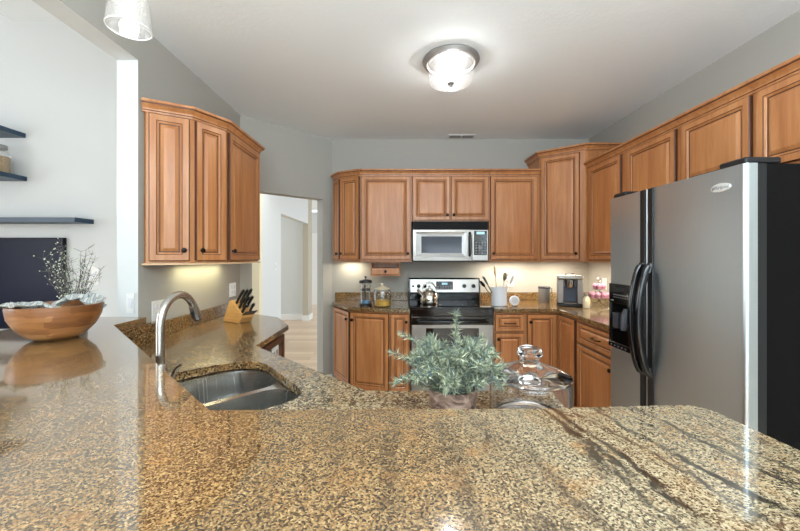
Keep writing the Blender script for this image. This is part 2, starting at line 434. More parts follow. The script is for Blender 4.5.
# hall beyond the doorway
b = MB(); b.box(-2.07, -1.95, 5.2, 6.05, 0, CZ); b.box(-2.07, -1.95, 6.05, 7.9, 2.13, CZ); struct('wall_hall', b, WHITEWALL)
b = MB(); b.box(-2.07, -1.95, 7.9, 8.25, 0, CZ); struct('wall_hall_pier', b, simple('taupe_paint', (186, 178, 160), .8))
b = MB(); b.box(-2.6, -1.95, 5.10, 5.2, 0, CZ); struct('wall_hall_return', b, WARMLITWALL)
b = MB(); b.box(-4.6, -2.08, 8.05, 8.15, 0, CZ); struct('wall_hall_room', b, simple('pale_grey_paint', (208, 210, 206), .8))
b = MB(); b.box(-2.6, .4, 10.6, 10.7, 0, CZ); struct('wall_hall_end', b, WHITEWALL)
b = MB(); b.box(-4.6, .4, 4.2, 10.7, CZ + .07, CZ + .12); struct('ceiling_hall', b, CEIL)
b = MB(); b.box(-4.6, -2.08, 8.03, 8.05, .001, .12); struct('baseboard_hall_room', b, TRIM)
b = MB(); b.box(-2.08, -1.93, 7.885, 7.9, .001, .12); b.box(-1.95, -1.93, 7.9, 8.25, .001, .12); struct('baseboard_hall', b, TRIM)
b = MB(); b.box(-2.55, -1.4, 10.57, 10.6, .001, 2.1); b.box(-2.45, -2.0, 10.55, 10.57, 1.1, 1.95); b.box(-1.95, -1.5, 10.55, 10.57, 1.1, 1.95)
b.box(-2.45, -2.0, 10.55, 10.57, .2, .95); b.box(-1.95, -1.5, 10.55, 10.57, .2, .95); struct('door_1', b, TRIM, .004)
# half wall that carries the bar
b = MB(); b.prism([(.60, .745), (-.391, .745), (-1.40, 1.754), (-1.40, 2.026), (-1.56, 2.026), (-1.56, 1.74), (-.46, .62), (.60, .62)], 0, 1.033)
struct('wall_bar', b, WALL)

# ------------------------------------------------------------------ counters
def fill_slab(outer, holes, z0, z1):
    bm = bmesh.new(); loops = []
    for lp in [outer] + holes:
        vs = [bm.verts.new((x, y, z1)) for x, y in lp]; loops.append(vs)
        for k in range(len(vs)): bm.edges.new((vs[k], vs[(k + 1) % len(vs)]))
    bmesh.ops.triangle_fill(bm, use_beauty=True, use_dissolve=False, edges=bm.edges[:], normal=(0, 0, 1))
    bm.verts.ensure_lookup_table(); bm.verts.index_update()
    mb = MB(); top = mb.add([v.co for v in bm.verts]); n = len(bm.verts)
    bot = mb.add([(v.co.x, v.co.y, z0) for v in bm.verts])
    for f in bm.faces:
        ids = [v.index for v in f.verts]
        mb.face([top + i for i in ids]); mb.face([bot + i for i in ids][::-1])
    for vs in loops:
        for k in range(len(vs)):
            a, c = vs[k].index, vs[(k + 1) % len(vs)].index
            mb.face((top + a, bot + a, bot + c, top + c))
    bm.free(); return mb
def arc(cx, cy, r, a0, a1, n=6):
    return [(cx + r * math.cos(math.radians(a0 + (a1 - a0) * k / n)), cy + r * math.sin(math.radians(a0 + (a1 - a0) * k / n))) for k in range(n + 1)]

# raised bar
bar = [(-.405, .777), (.30, .784)] + arc(.635, .760, .045, 80, 5) + [(.70, .36), (-.60, .36), (-1.78, 1.56), (-1.76, 1.985), (-1.468, 1.985), (-1.375, 1.975), (-1.375, 1.747)]
o = obj('bar_countertop', fill_slab(bar, [], 1.034, 1.07), GRANITE, bevel=.006, seg=3)
tag(o, 'raised polished granite bar top in the foreground carrying the wooden bowl', 'countertop')

def uv(u, v): return ((u + v) / math.sqrt(2), (v - u) / math.sqrt(2))
# lower counter with sink cutout
hole_uv = rect_loop(-1.725, -1.115, .345, .735, .07, 7, (.10, .16, .07, .06))
hole_uv = [(u, v - (.045 if v > .6 and u > -1.40 else 0) * max(0, min(1, (u + 1.43) / .06))) for u, v in hole_uv]
hole = [uv(u, v) for u, v in hole_uv]
low = [(.555, .752), (.555, 1.25)] + arc(.515, 1.27, .04, 0, 90, 4) + [(-.11, 1.31), (-.775, 1.975), (-.775, 2.57), (-.965, 2.91), (-1.2, 3.06), (-1.455, 3.08), (-1.455, 2.036), (-1.385, 2.036), (-1.385, 1.757), (-.388, .760), (-.38, .752)]
pen = thing('countertop', 'lower granite countertop with sink cutout behind the raised bar', 'countertop', (-.6, 1.5, .88))
obj('worktop', fill_slab(low, [hole], .879, .914), WORKTOP, pen, .004)
b = MB(); b.box(LX + .003, LX + .023, 2.04, 3.08, .915, 1.005); obj('backsplash', b, WORKTOP, pen, .002)
b = MB(); b.prism([(-1.398, 2.024), (-1.380, 2.024), (-1.380, 1.762), (-.383, .765), (.55, .765), (.55, .747), (-.388, .747), (-1.398, 1.757)], .915, 1.032)
obj('riser', b, WORKTOP, pen)

# sink
sk = thing('double_sink', 'double bowl stainless steel undermount sink set in granite', 'sink', (uv(-1.4, .54)[0], uv(-1.4, .54)[1], .87))
def to3(pts, z): return [(*uv(u, v), z) for u, v in pts]
B1 = rect_loop(-1.70, -1.395, .365, .735, .09, 7, (.09, .13, .08, .06))
B2 = rect_loop(-1.365, -1.125, .365, .695, .08, 7, (.09, .07, .06, .06))
flange_o = rect_loop(-1.765, -1.075, .32, .79, .06, 5)
fl = fill_slab([uv(*p) for p in flange_o], [[uv(*p) for p in B1], [uv(*p) for p in B2]], .872, .876)
obj('rim', fl, SINKST, sk)
def bowl_mesh(loop, depth):
    mb = MB(); cu = sum(p[0] for p in loop) / len(loop); cv = sum(p[1] for p in loop) / len(loop); rings = []
    for s_, dz in ((1, 0), (.985, -.012), (.96, -.10), (.94, -depth + .03), (.90, -depth + .008), (.82, -depth), (.12, -depth - .006)):
        rings.append(mb.add(to3([(cu + (u - cu) * s_, cv + (v - cv) * s_) for u, v in loop], .874 + dz)))
    n = len(loop)
    for a, c in zip(rings, rings[1:]):
        for k in range(n): mb.face((a + k, a + (k + 1) % n, c + (k + 1) % n, c + k))
    mb.face([rings[-1] + k for k in range(n)]); return mb, cu, cv
for lp, dp in ((B1, .20), (B2, .17)):
    mb, cu, cv = bowl_mesh(lp, dp); bo = obj('bowl', mb, SINKST, sk, recalc=True)
    d = MB(); d.lathe([(.0, .003), (.03, .003), (.042, .006), (.045, .001), (.045, -.01)], (*uv(cu, cv), .874 - dp - .004), 24)
    obj('drain', d, CHROME, bo)

# faucet
fx, fy = -.789, 1.20
fc = thing('kitchen_faucet', 'tall brushed nickel gooseneck faucet behind the sink', 'faucet', (fx, fy, .914))
b = MB(); b.lathe([(0, .002), (.031, .002), (.031, .012), (.026, .018), (.024, .05), (.0225, .11), (.018, .13), (0, .13)], (fx, fy, .914), 28); obj('base', b, NICKEL, fc)
dx, dy = .012, .19; L = math.hypot(dx, dy); dx /= L; dy /= L
path = [(fx, fy, 1.04), (fx, fy, 1.09), (fx, fy, 1.14)]
r0 = .092
for k in range(1, 17):
    a = math.pi * k / 16 * .87; q = r0 - r0 * math.cos(a); path.append((fx + dx * q, fy + dy * q, 1.172 + r0 * math.sin(a)))
path[2] = (fx, fy, 1.165)
b = MB(); b.tube(path, .0135, 14); obj('spout', b, NICKEL, fc)
ex, ey, ez = path[-1]; px_, py_, pz_ = path[-2]; td = (Vector(path[-1]) - Vector(path[-2])).normalized()
hp = [Vector(path[-1]) + td * t for t in (-.012, 0, .015, .04, .05)]
b = MB(); b.tube(hp, [.0145, .016, .017, .0195, .018], 16); hd = obj('spray_head', b, NICKEL, fc)
b = MB(); b.tube([hp[-1], hp[-1] + td * .006], .0165, 16); obj('nozzle', b, BLACKM, hd)
b = MB(); b.tube([hp[2] - Vector((0, .017, 0)), hp[3] - Vector((0, .020, .0))], .006, 8); obj('button', b, BLACKM, hd)
b = MB(); b.tube([(fx + .02, fy, 1.0), (fx + .045, fy + .004, 1.002)], .012, 12); b.tube([(fx + .04, fy, 1.0), (fx + .055, fy - .002, 1.03), (fx + .075, fy - .004, 1.045)], [.008, .006, .005], 10)
obj('lever', b, NICKEL, fc)

# back-left counter
bl = thing('countertop', 'granite countertop left of the range under the glass canister', 'countertop', (-.2, 3.7, .88))
b = MB(); b.prism([(-.700, 4.03), (-.705, 3.90), (-.475, 3.50), (-.075, 3.375), (.122, 3.370), (.122, 4.03)], .879, .914); obj('worktop', b, WORKTOP, bl, .004)
b = MB(); b.box(-.69, .122, 4.012, 4.034, .915, 1.005); obj('backsplash', b, WORKTOP, bl, .002)
# back-right counter
brc = thing('countertop', 'granite countertop turning the corner under the coffee maker', 'countertop', (1.6, 3.6, .88))
b = MB(); b.prism([(.913, 4.03), (.913, 3.375), (1.46, 3.375), (1.50, 3.335), (1.50, 2.315), (2.145, 2.315), (2.145, 4.03)], .879, .914); obj('worktop', b, WORKTOP, brc, .004)
b = MB(); b.prism([(.913, 4.034), (.913, 4.012), (2.122, 4.012), (2.122, 2.315), (2.144, 2.315), (2.144, 4.034)], .915, 1.005); obj('backsplash', b, WORKTOP, brc, .002)

# ------------------------------------------------------------------ cabinetry
def axes(p0, p1):
    t = Vector((p1[0] - p0[0], p1[1] - p0[1], 0)); w = t.length; t.normalize()
    return t, Vector((t.y, -t.x, 0)), w
def panel_rings(mb, p0, p1, z0, z1, s=.050, th=.020):
    """a raised-panel front between plan points p0 -> p1 (left to right seen from the front)"""
    t, n, w = axes(p0, p1); o = Vector((p0[0], p0[1], 0)); h = z1 - z0
    s = min(s, w * .27, h * .27); k = min(1, s / .050)
    rings = [(0, 0, 0), (0, th - .005, 1), (.004, th, 1), (s - .014 * k, th, 0), (s - .010 * k, th - .002, 1), (s - .003 * k, th - .005, 0), (s, th - .009, 0), (s + .006 * k, th - .010, 1), (s + .008 * k, th - .008, 0), (s + .022 * k, th - .002, 0), (s + .0235 * k, th - .001, 0)]
    ids = []
    for (i, d, m) in rings:
        ids.append(mb.add([o + t * x + n * d + Vector((0, 0, z)) for x, z in ((i, z0 + i), (w - i, z0 + i), (w - i, z1 - i), (i, z1 - i))]))
    for q in range(len(ids) - 1):
        m = rings[q + 1][2]
        for e in range(4): mb.face((ids[q] + e, ids[q] + (e + 1) % 4, ids[q + 1] + (e + 1) % 4, ids[q + 1] + e), m)
    mb.face([ids[-1] + e for e in range(4)], 0); mb.face([ids[0] + e for e in range(4)][::-1], 0)
def knob_at(p, n, parent):
    M = Matrix.Translation(p) @ n.to_track_quat('Z', 'Y').to_matrix().to_4x4()
    b = MB(); b.lathe([(0, 0), (.006, 0), (.005, .010), (.012, .014), (.0155, .020), (.013, .027), (.006, .030), (0, .030)], n=14, M=M)
    return obj('knob', b, KNOBM, parent)
def door(root, p0, p1, z0, z1, kn=None, gap=.004, s=.050, kind='door'):
    t, n, w = axes(p0, p1); a = Vector((*p0, 0)) + t * gap + n * .0012; c = Vector((*p1, 0)) - t * gap + n * .0012
    mb = MB(); panel_rings(mb, (a.x, a.y), (c.x, c.y), z0, z1, s)
    d = obj(kind, mb, [MAPLE, GLAZE], root, smooth=20)
    if kn:
        side, zz = kn
        if side == 'pull':
            mid = (a + c) / 2 + Vector((0, 0, zz)) + n * .02; b = MB()
            b.tube([mid - t * .05, mid - t * .05 + n * .024, mid - t * .036 + n * .030, mid + t * .036 + n * .030, mid + t * .05 + n * .024, mid + t * .05], [.006, .005, .0045, .0045, .005, .006], 8)
            obj('pull', b, KNOBM, d)
        else:
            x = .030 if side == 'l' else w - .030
            knob_at(Vector((*p0, 0)) + t * x + n * .021 + Vector((0, 0, zz)), n, d)
    return d
CROWN = [(0, 0), (.008, 0), (.009, .010), (.012, .014), (.013, .022), (.022, .036), (.032, .044), (.034, .050), (.040, .052), (.040, .066), (0, .066)]
CROWNM = [0, 0, 1, 0, 0, 0, 1, 0, 0, 0, 0]
def crown(root, path, z): b = MB(); b.sweep(path, [(o + .0005, z + h) for o, h in CROWN], CROWNM); return obj('crown_molding', b, [MAPLE, GLAZE], root, smooth=25)
def rail(root, path, z, m=None):
    b = MB(); b.sweep(path, [(.0, z - .012), (.022, z - .012), (.022, z - .004), (.016, z - .0005), (0, z - .0005)]); return obj('light_rail', b, m or MAPLE, root)
def shrink(path, d): return path
UZ0, UZ1 = 1.365, 2.232

# upper-left cabinet with a splayed end
P = [(-1.44, 2.065), (-1.24, 2.18), (-1.13, 2.38), (-1.13, 2.93)]
c = thing('angled_wall_cabinet', 'tall maple wall cabinet with splayed end above the knife block', 'cabinet', (-1.3, 2.5, UZ0))
b = MB(); b.prism([(-1.457, 2.075)] + P + [(-1.457, 2.93)], UZ0, UZ1 + .02, 0); obj('body', b, MAPLE, c)
for k, kn in ((0, ('r', UZ0 + .075)), (1, ('l', UZ0 + .075)), (2, ('l', UZ0 + .075))):
    t, n, w = axes(P[k], P[k + 1]); g = .012
    q0 = Vector((*P[k], 0)) + t * g; q1 = Vector((*P[k + 1], 0)) - t * g
    door(c, (q0.x, q0.y), (q1.x, q1.y), UZ0 + .012, UZ1 - .005, kn, .002)
crown(c, [(-1.457, 2.058)] + P[1:] + [(-1.455, 2.931)], UZ1)
rail(c, [(-1.457, 2.058)] + P[1:3] + [(-1.13, 2.93)], UZ0, PALEWOOD)

# back wall uppers
def upper(name, label, poly, fronts, z0, z1, crown_path=None, rail_path=None, crz=None, loc=None):
    xs = [p[0] for p in poly]; ys = [p[1] for p in poly]
    c = thing(name, label, 'cabinet', (sum(xs) / len(xs), sum(ys) / len(ys), z0), 'maple wall cabinets')
    b = MB(); b.prism(poly, z0, z1 + .02); obj('body', b, MAPLE, c)
    for (p0, p1, za, zb, kn) in fronts: door(c, p0, p1, za, zb, kn)
    if crown_path: crown(c, crown_path, crz or z1)
    if rail_path: rail(c, rail_path, z0)
    return c
FY = 3.70
e0, e1, e2 = (-.69, 3.97), (-.598, 3.82), (-.378, FY)
upper('corner_wall_cabinet', 'maple wall cabinet with two narrow angled doors at the doorway end', [(-.69, 4.036), e0, e1, e2, (-.378, 4.036)],
      [(e0, e1, UZ0 + .012, UZ1 - .005, ('r', UZ0 + .07)), (e1, e2, UZ0 + .012, UZ1 - .005, ('l', UZ0 + .07))], UZ0, UZ1, [(-.69, 4.036), e0, e1, e2], [e0, e1, e2])
upper('single_wall_cabinet', 'wide single-door maple wall cabinet above the french press', [(-.376, 4.036), (-.376, FY), (.147, FY), (.147, 4.036)],
      [((-.370, FY), (.140, FY), UZ0 + .012, UZ1 - .005, ('r', UZ0 + .07))], UZ0, UZ1, [(-.376, FY), (.147, FY)], [(-.376, FY), (.147, FY)])
MZ = 1.765
upper('microwave_cabinet', 'short two-door maple wall cabinet directly above the microwave', [(.149, 4.036), (.149, FY), (.945, FY), (.945, 4.036)],
      [((.155, FY), (.545, FY), MZ + .012, UZ1 - .005, ('r', MZ + .065)), ((.549, FY), (.94, FY), MZ + .012, UZ1 - .005, ('l', MZ + .065))], MZ, UZ1, [(.149, FY), (.945, FY)])
upper('single_wall_cabinet', 'single-door maple wall cabinet right of the microwave above the utensil crock', [(.947, 4.036), (.947, FY), (1.466, FY), (1.466, 4.036)],
      [((.953, FY), (1.44, FY), UZ0 + .012, UZ1 - .005, ('l', UZ0 + .07))], UZ0, UZ1, [(.947, FY), (1.466, FY)], [(.947, FY), (1.466, FY)])
TZ = 2.415
d0, d1 = (1.47, 3.72), (1.80, 3.44)
tt, nn, ww = axes(d0, d1)
q0 = (d0[0] + tt.x * .018, d0[1] + tt.y * .018); q1 = (d1[0] - tt.x * .045, d1[1] - tt.y * .045)
upper('tall_corner_cabinet', 'taller diagonal maple corner cabinet above the coffee maker', [(1.47, 4.036), d0, d1, (2.146, 3.44), (2.146, 4.036)],
      [(q0, q1, UZ0 + .012, TZ - .005, ('r', UZ0 + .07))], UZ0, TZ, [(1.469, 4.036), d0, d1, (2.146, 3.44)], [d0, d1])
# right wall uppers, running towards the camera
SX = 1.82
def right_upper(name, label, ya, yb, fronts, z0):
    return upper(name, label, [(2.146, ya), (SX, ya), (SX, yb), (2.146, yb)], [((SX, p), (SX, q), z0 + .012, UZ1 - .005, kn) for p, q, kn in fronts], z0, UZ1, [(SX, ya), (SX, yb)], [(SX, ya), (SX, yb)] if z0 < 1.5 else None)
right_upper('wall_cabinet', 'single-door maple side wall cabinet next to the tall corner cabinet', 3.436, 2.862, [(3.38, 2.90, ('r', UZ0 + .07))], UZ0)
right_upper('wall_cabinet', 'single-door maple side wall cabinet half hidden behind the refrigerator', 2.860, 2.315, [(2.82, 2.33, ('l', UZ0 + .07))], UZ0)
right_upper('fridge_top_cabinet', 'short two-door maple cabinet above the refrigerator', 2.313, 1.36, [(2.285, 1.835, None), (1.812, 1.375, None)], 1.825)

# paper-size drawer box under the wide cabinet
sb = thing('undercabinet_box', 'small wooden drawer box hung under the wall cabinet left of the microwave', 'box', (-.11, 3.85, 1.22))
b = MB(); b.box(-.275, -.265, 3.74, 4.0, 1.215, 1.351); b.box(.025, .035, 3.74, 4.0, 1.215, 1.351); b.box(-.265, .025, 3.99, 4.0, 1.215, 1.351); b.box(-.265, .025, 3.74, 3.99, 1.335, 1.351)
b.box(-.28, .04, 3.735, 4.0, 1.202, 1.214)
obj('case', b, MAPLE, sb, .002)
b = MB(); b.box(-.262, .022, 3.745, 3.76, 1.218, 1.285, 0); dr = obj('drawer', b, MAPLE, sb, .003)
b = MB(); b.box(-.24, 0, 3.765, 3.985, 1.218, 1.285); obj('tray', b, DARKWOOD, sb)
knob_at(Vector((-.12, 3.7448, 1.25)), Vector((0, -1, 0)), dr)

# base cabinets
def base(name, label, poly, fronts, toe=None, z1=.878):
    xs = [p[0] for p in poly]; ys = [p[1] for p in poly]
    c = thing(name, label, 'cabinet', (sum(xs) / len(xs), sum(ys) / len(ys), 0), 'maple base cabinets')
    b = MB(); b.prism(poly, .001 if toe is None else .10, z1); obj('body', b, MAPLE, c)
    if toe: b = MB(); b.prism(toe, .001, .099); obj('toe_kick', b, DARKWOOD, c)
    for f in fronts: door(c, *f)
    return c
b0, b1, b2 = (-.668, 3.905), (-.455, 3.535), (-.07, 3.41)
base('angled_base_cabinet', 'maple base cabinet with splayed end beside the doorway', [(-.668, 4.03), b0, b1, b2, (-.07, 4.03)],
     [(b0, b1, .13, .862, ('r', .79)), (b1, b2, .13, .862, ('l', .79))])
base('narrow_base_cabinet', 'narrow single-door maple base cabinet touching the left side of the range', [(-.068, 4.03), (-.068, 3.405), (.120, 3.405), (.120, 4.03)],
     [((-.064, 3.405), (.116, 3.405), .13, .862, ('r', .79))])
base('drawer_base_cabinet', 'maple base cabinet with drawer over door touching the right side of the range', [(.915, 4.03), (.915, 3.405), (1.215, 3.405), (1.215, 4.03)],
     [((.92, 3.405), (1.20, 3.405), .70, .862, ('pull', .78), .004, .04, 'drawer'), ((.92, 3.405), (1.20, 3.405), .13, .685, ('l', .63))])
base('corner_base_cabinet', 'maple corner base cabinet with two doors meeting at a right angle', [(1.217, 4.03), (1.217, 3.405), (1.53, 3.405), (1.53, 3.04), (2.14, 3.04), (2.14, 4.03)],
     [((1.222, 3.405), (1.502, 3.405), .13, .862, ('l', .79)), ((1.53, 3.375), (1.53, 3.06), .13, .862)])
base('side_base_cabinet', 'maple base cabinet with drawer over doors beside the refrigerator', [(2.14, 3.037), (1.53, 3.037), (1.53, 2.318), (2.14, 2.318)],
     [((1.53, 3.02), (1.53, 2.42), .69, .855, ('pull', .775), .004, .04, 'drawer'), ((1.53, 3.02), (1.53, 2.50), .13, .675, ('r', .60)), ((1.53, 2.49), (1.53, 2.33), .13, .675, ('l', .60))])
# base run below the sink counter: open towards the aisle, seen end of the left leg
c = thing('peninsula_base_cabinet', 'wood base cabinet, darkened for shade, under the counter end by the doorway', 'cabinet', (-1.1, 2.5, 0))
b = MB(); b.prism([(-1.455, 2.04), (-.81, 2.04), (-.81, 2.55), (-.985, 2.88), (-1.455, 3.02)], .001, .877); obj('body', b, DARKWOOD, c)  # shadow-side darkness put into the wood colour
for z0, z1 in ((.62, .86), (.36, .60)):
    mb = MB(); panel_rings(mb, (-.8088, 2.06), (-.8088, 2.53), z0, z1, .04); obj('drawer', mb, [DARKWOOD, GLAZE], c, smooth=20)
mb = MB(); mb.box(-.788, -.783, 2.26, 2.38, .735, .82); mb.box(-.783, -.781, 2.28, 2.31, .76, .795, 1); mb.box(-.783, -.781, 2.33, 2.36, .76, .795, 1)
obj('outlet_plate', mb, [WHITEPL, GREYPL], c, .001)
c = thing('sink_base_cabinet', 'maple base cabinet under the sink counter facing the aisle', 'cabinet', (-.3, 1.2, 0))
b = MB()
b.prism([(.53, .76), (.53, 1.27), (-.13, 1.27), (-.80, 1.94), (-.80, 2.03), (-1.0, 2.03), (-.97, 1.86), (-.20, 1.09), (-.20, .76)], .10, .64)
obj('body', b, MAPLE, c)

# ------------------------------------------------------------------ refrigerator
FXF = 1.36; Y0, YS, Y1 = 1.405, 1.955, 2.305
fr = thing('refrigerator', 'stainless side-by-side refrigerator with black sides and dispenser', 'refrigerator', (1.75, 1.82, 0))
b = MB(); b.box(1.445, 2.13, Y0 + .008, Y1 - .008, .03, 1.768); b.box(1.47, 2.1, Y0 + .03, Y1 - .03, .001, .03, 0); obj('body', b, CHAR, fr, .004)
def fdoor(name, ya, yb, rn, rf):
    # rounded long edges in plan
    pts = []
    x0, x1 = FXF, 1.408
    for cx, cy, a0, a1, r in ((x0 + rn, ya + rn, 270, 180, rn), (x0 + rf, yb - rf, 180, 90, rf)):
        for k in range(9):
            a = math.radians(a0 + (a1 - a0) * k / 8); pts.append((cx + r * math.cos(a), cy + r * math.sin(a)))
    pts += [(x1, yb), (x1, ya)]
    mb = MB(); mb.prism(pts, .12, 1.768)
    return obj(name, mb, FRIDGE, fr, smooth=30)
fdr = fdoor('fridge_door', Y0, YS - .003, .016, .008)
fzr = fdoor('freezer_door', YS + .003, Y1, .008, .02)
b = MB(); b.box(1.409, 1.444, Y0 + .001, Y1 - .004, .12, 1.766); obj('gasket', b, BLACKM, fr)
b = MB(); b.box(1.40, 1.5, Y0 + .01, Y1 - .01, .02, .112); obj('kick_grille', b, BLACKM, fr, .004)
for y in (Y0 + .075, Y1 - .075):
    b = MB(); b.box(1.375, 1.52, y - .06, y + .06, 1.770, 1.797); obj('hinge_cover', b, BLACKM, fr, .008)
for dr_, ya, yb, yh in ((fdr, YS - .05, YS - .010, YS - .032), (fzr, YS + .010, YS + .050, YS + .032)):
    b = MB(); b.box(FXF - .008, FXF + .004, ya, yb, .13, 1.768); obj('handle_trim', b, BLACKM, dr_, .003)
    pth = []; rr = []
    for k in range(25):
        f = k / 24; z = .775 + f * .575; bow = math.sin(math.pi * f) ** .7 * .055
        pth.append((FXF - .016 - bow, yh, z)); rr.append(.013 + .006 * abs(f - .5))
    b = MB(); b.tube(pth, rr, 12, flat=1.3); b.tube([(FXF - .006, yh, .76), (FXF - .020, yh, .81)], .016, 10); b.tube([(FXF - .006, yh, 1.365), (FXF - .020, yh, 1.315)], .016, 10)
    obj('handle', b, BLACK, dr_)
# dispenser
dz0, dz1 = .84, 1.235; dy0, dy1 = YS + .058, Y1 - .012
b = MB()
b.box(FXF - .010, FXF - .0005, dy0, dy1, 1.115, dz1)                     # control panel
b.box(FXF - .010, FXF - .0005, dy0, dy0 + .018, dz0, 1.115); b.box(FXF - .010, FXF - .0005, dy1 - .018, dy1, dz0, 1.115); b.box(FXF - .014, FXF - .0005, dy0, dy1, dz0, dz0 + .03)
dp = obj('dispenser', b, BLACK, fzr, .003)
b = MB(); b.box(FXF - .0022, FXF - .0008, dy0 + .019, dy1 - .019, dz0 + .031, 1.114); obj('recess', b, BLKGLASS, fzr)
b = MB(); b.tube([(FXF - .004, (dy0 + dy1) / 2 - .03, 1.09), (FXF - .018, (dy0 + dy1) / 2 - .03, 1.05), (FXF - .026, (dy0 + dy1) / 2 - .03, .965)], [.018, .02, .016], 10)
b.box(FXF - .03, FXF - .003, (dy0 + dy1) / 2 + .02, (dy0 + dy1) / 2 + .07, .97, 1.06); obj('paddle', b, DKGREY, fzr, .003)
def icon(y0, y1, z0, z1, x=FXF - .0112):
    b = MB(); b.box(x, x + .001, y0, y1, z0, z1); obj('touch_icon', b, GREYPL, dp)
for k in range(7):
    y = dy1 - .06 - k * .022; icon(y, y + .011, 1.165, 1.171); icon(y + .002, y + .008, 1.15, 1.156)
for k in range(5): icon(dy1 - .04 - k * .035, dy1 - .026 - k * .035, dz0 + .012, dz0 + .018, FXF - .0152)
icon(dy1 - .05, dy1 - .02, 1.128, 1.134)
# oval emblem with script lettering
M = Matrix.Translation((FXF - .0035, 1.51, 1.690)) @ Matrix.Rotation(-R90, 4, 'Y')
b = MB(); b.lathe([(0, -.003), (.5, -.003), (.5, .001), (.46, .003), (0, .0032)], n=32, M=M, sx=.038, sy=.092); em = obj('emblem', b, simple('emblem_silver', (226, 226, 222), .3, .3), fdr)
def lettering(name, text, size, loc, rot, mat, parent, shear=0):
    cu = bpy.data.curves.new(name, 'FONT'); cu.body = text; cu.size = size; cu.extrude = .0004; cu.align_x = 'CENTER'; cu.align_y = 'CENTER'; cu.shear = shear
    to = bpy.data.objects.new('tmp', cu); COL.objects.link(to)
    dg = bpy.context.evaluated_depsgraph_get(); me = bpy.data.meshes.new_from_object(to.evaluated_get(dg))
    bpy.data.objects.remove(to)
    off = Vector((0, 0, 0)); p = parent
    while p is not None: off += p.location; p = p.parent
    me.transform(Matrix.Translation(Vector(loc) - off) @ Matrix(rot)); me.materials.clear(); me.materials.append(mat)
    o = bpy.data.objects.new(name, me); COL.objects.link(o); o.parent = parent; return o
ROT_L = Matrix(((0, 0, -1, 0), (-1, 0, 0, 0), (0, 1, 0, 0), (0, 0, 0, 1)))     # faces -X, reads along -Y
lettering('emblem_script', 'Whirlpool', .019, (FXF - .0072, 1.51, 1.690), ROT_L, GREYPL, em, .3)
b = MB(); b.box(1.60, 1.63, Y0 + .0065, Y0 + .0078, 1.60, 1.606); obj('side_clip', b, WHITEPL, fr)

# ------------------------------------------------------------------ microwave
MX0, MX1, MYF, MB0, MB1 = .160, .922, 3.64, 1.352, 1.762
mw = thing('microwave', 'stainless over-the-range microwave mounted above the stove', 'microwave', (.54, 3.8, MB0))
b = MB(); b.box(MX0, MX1, MYF + .02, 4.03, MB0, MB1, 0); obj('body', b, BLACKM, mw, .003)
b = MB(); b.box(MX0 + .002, MX1 - .002, MYF, MYF + .019, MB1 - .085, MB1 - .002, 0)
for k in range(5): b.box(MX0 + .01, MX1 - .01, MYF - .004, MYF, MB1 - .080 + k * .016, MB1 - .072 + k * .016, 0)
obj('vent_grille', b, simple('vent_black', (16, 16, 17), .6, spec=.2), mw)
DX1 = .755
b = MB(); zA, zB = MB0 + .012, MB1 - .088
# door with window set into a splayed frame
fr_ = [(MX0 + .002, MYF, zA), (DX1, MYF, zA), (DX1, MYF, zB), (MX0 + .002, MYF, zB)]
def ring(x0, x1, z0, z1, y): return [(x0, y, z0), (x1, y, z0), (x1, y, z1), (x0, y, z1)]
rs = [(MX0 + .002, DX1, zA, zB, MYF + .018, 0), (MX0 + .002, DX1, zA, zB, MYF - .012, 0), (MX0 + .03, DX1 - .055, zA + .035, zB - .02, MYF - .016, 0), (MX0 + .085, DX1 - .10, zA + .075, zB - .065, MYF - .004, 2)]
ids = [b.add(ring(*r[:5])) for r in rs]
for q in range(3):
    for e in range(4): b.face((ids[q] + e, ids[q] + (e + 1) % 4, ids[q + 1] + (e + 1) % 4, ids[q + 1] + e), rs[q + 1][5])
b.face([ids[3] + e for e in range(4)], 1)
md = obj('door', b, [STEEL, simple('microwave_window', (58, 62, 70), .12, .2), simple('steel_chamfer', (170, 168, 166), .3, .8)], mw, smooth=15)
b = MB(); b.tube([(DX1 - .022, MYF - .014, zA + .05), (DX1 - .022, MYF - .042, zA + .07), (DX1 - .022, MYF - .046, (zA + zB) / 2), (DX1 - .022, MYF - .042, zB - .05), (DX1 - .022, MYF - .014, zB - .03)], .013, 12); obj('handle', b, BLACK, md)
b = MB(); b.box(DX1 + .003, MX1 - .002, MYF - .012, MYF + .018, zA, zB); cp = obj('control_panel', b, STEEL, mw, .003)
b = MB(); b.box(DX1 + .02, MX1 - .015, MYF - .0145, MYF - .0125, zA + .055, zB - .01); kp = obj('keypad', b, BLKGLASS, cp)
b = MB()
for r_ in range(5):
    for k in range(4):
        b.box(DX1 + .035 + k * .030, DX1 + .052 + k * .030, MYF - .0162, MYF - .015, zA + .07 + r_ * .026, zA + .08 + r_ * .026)
b.lathe([(0, 0), (.022, 0), (.020, .004), (0, .005)], n=20, M=Matrix.Translation((DX1 + .085, MYF - .015, zA + .13)) @ Matrix.Rotation(R90, 4, 'X'))
obj('buttons', b, GREYPL, kp)
b = MB(); b.box(DX1 + .045, MX1 - .04, MYF - .0162, MYF - .015, zB - .045, zB - .02); obj('clock', b, LED, kp)

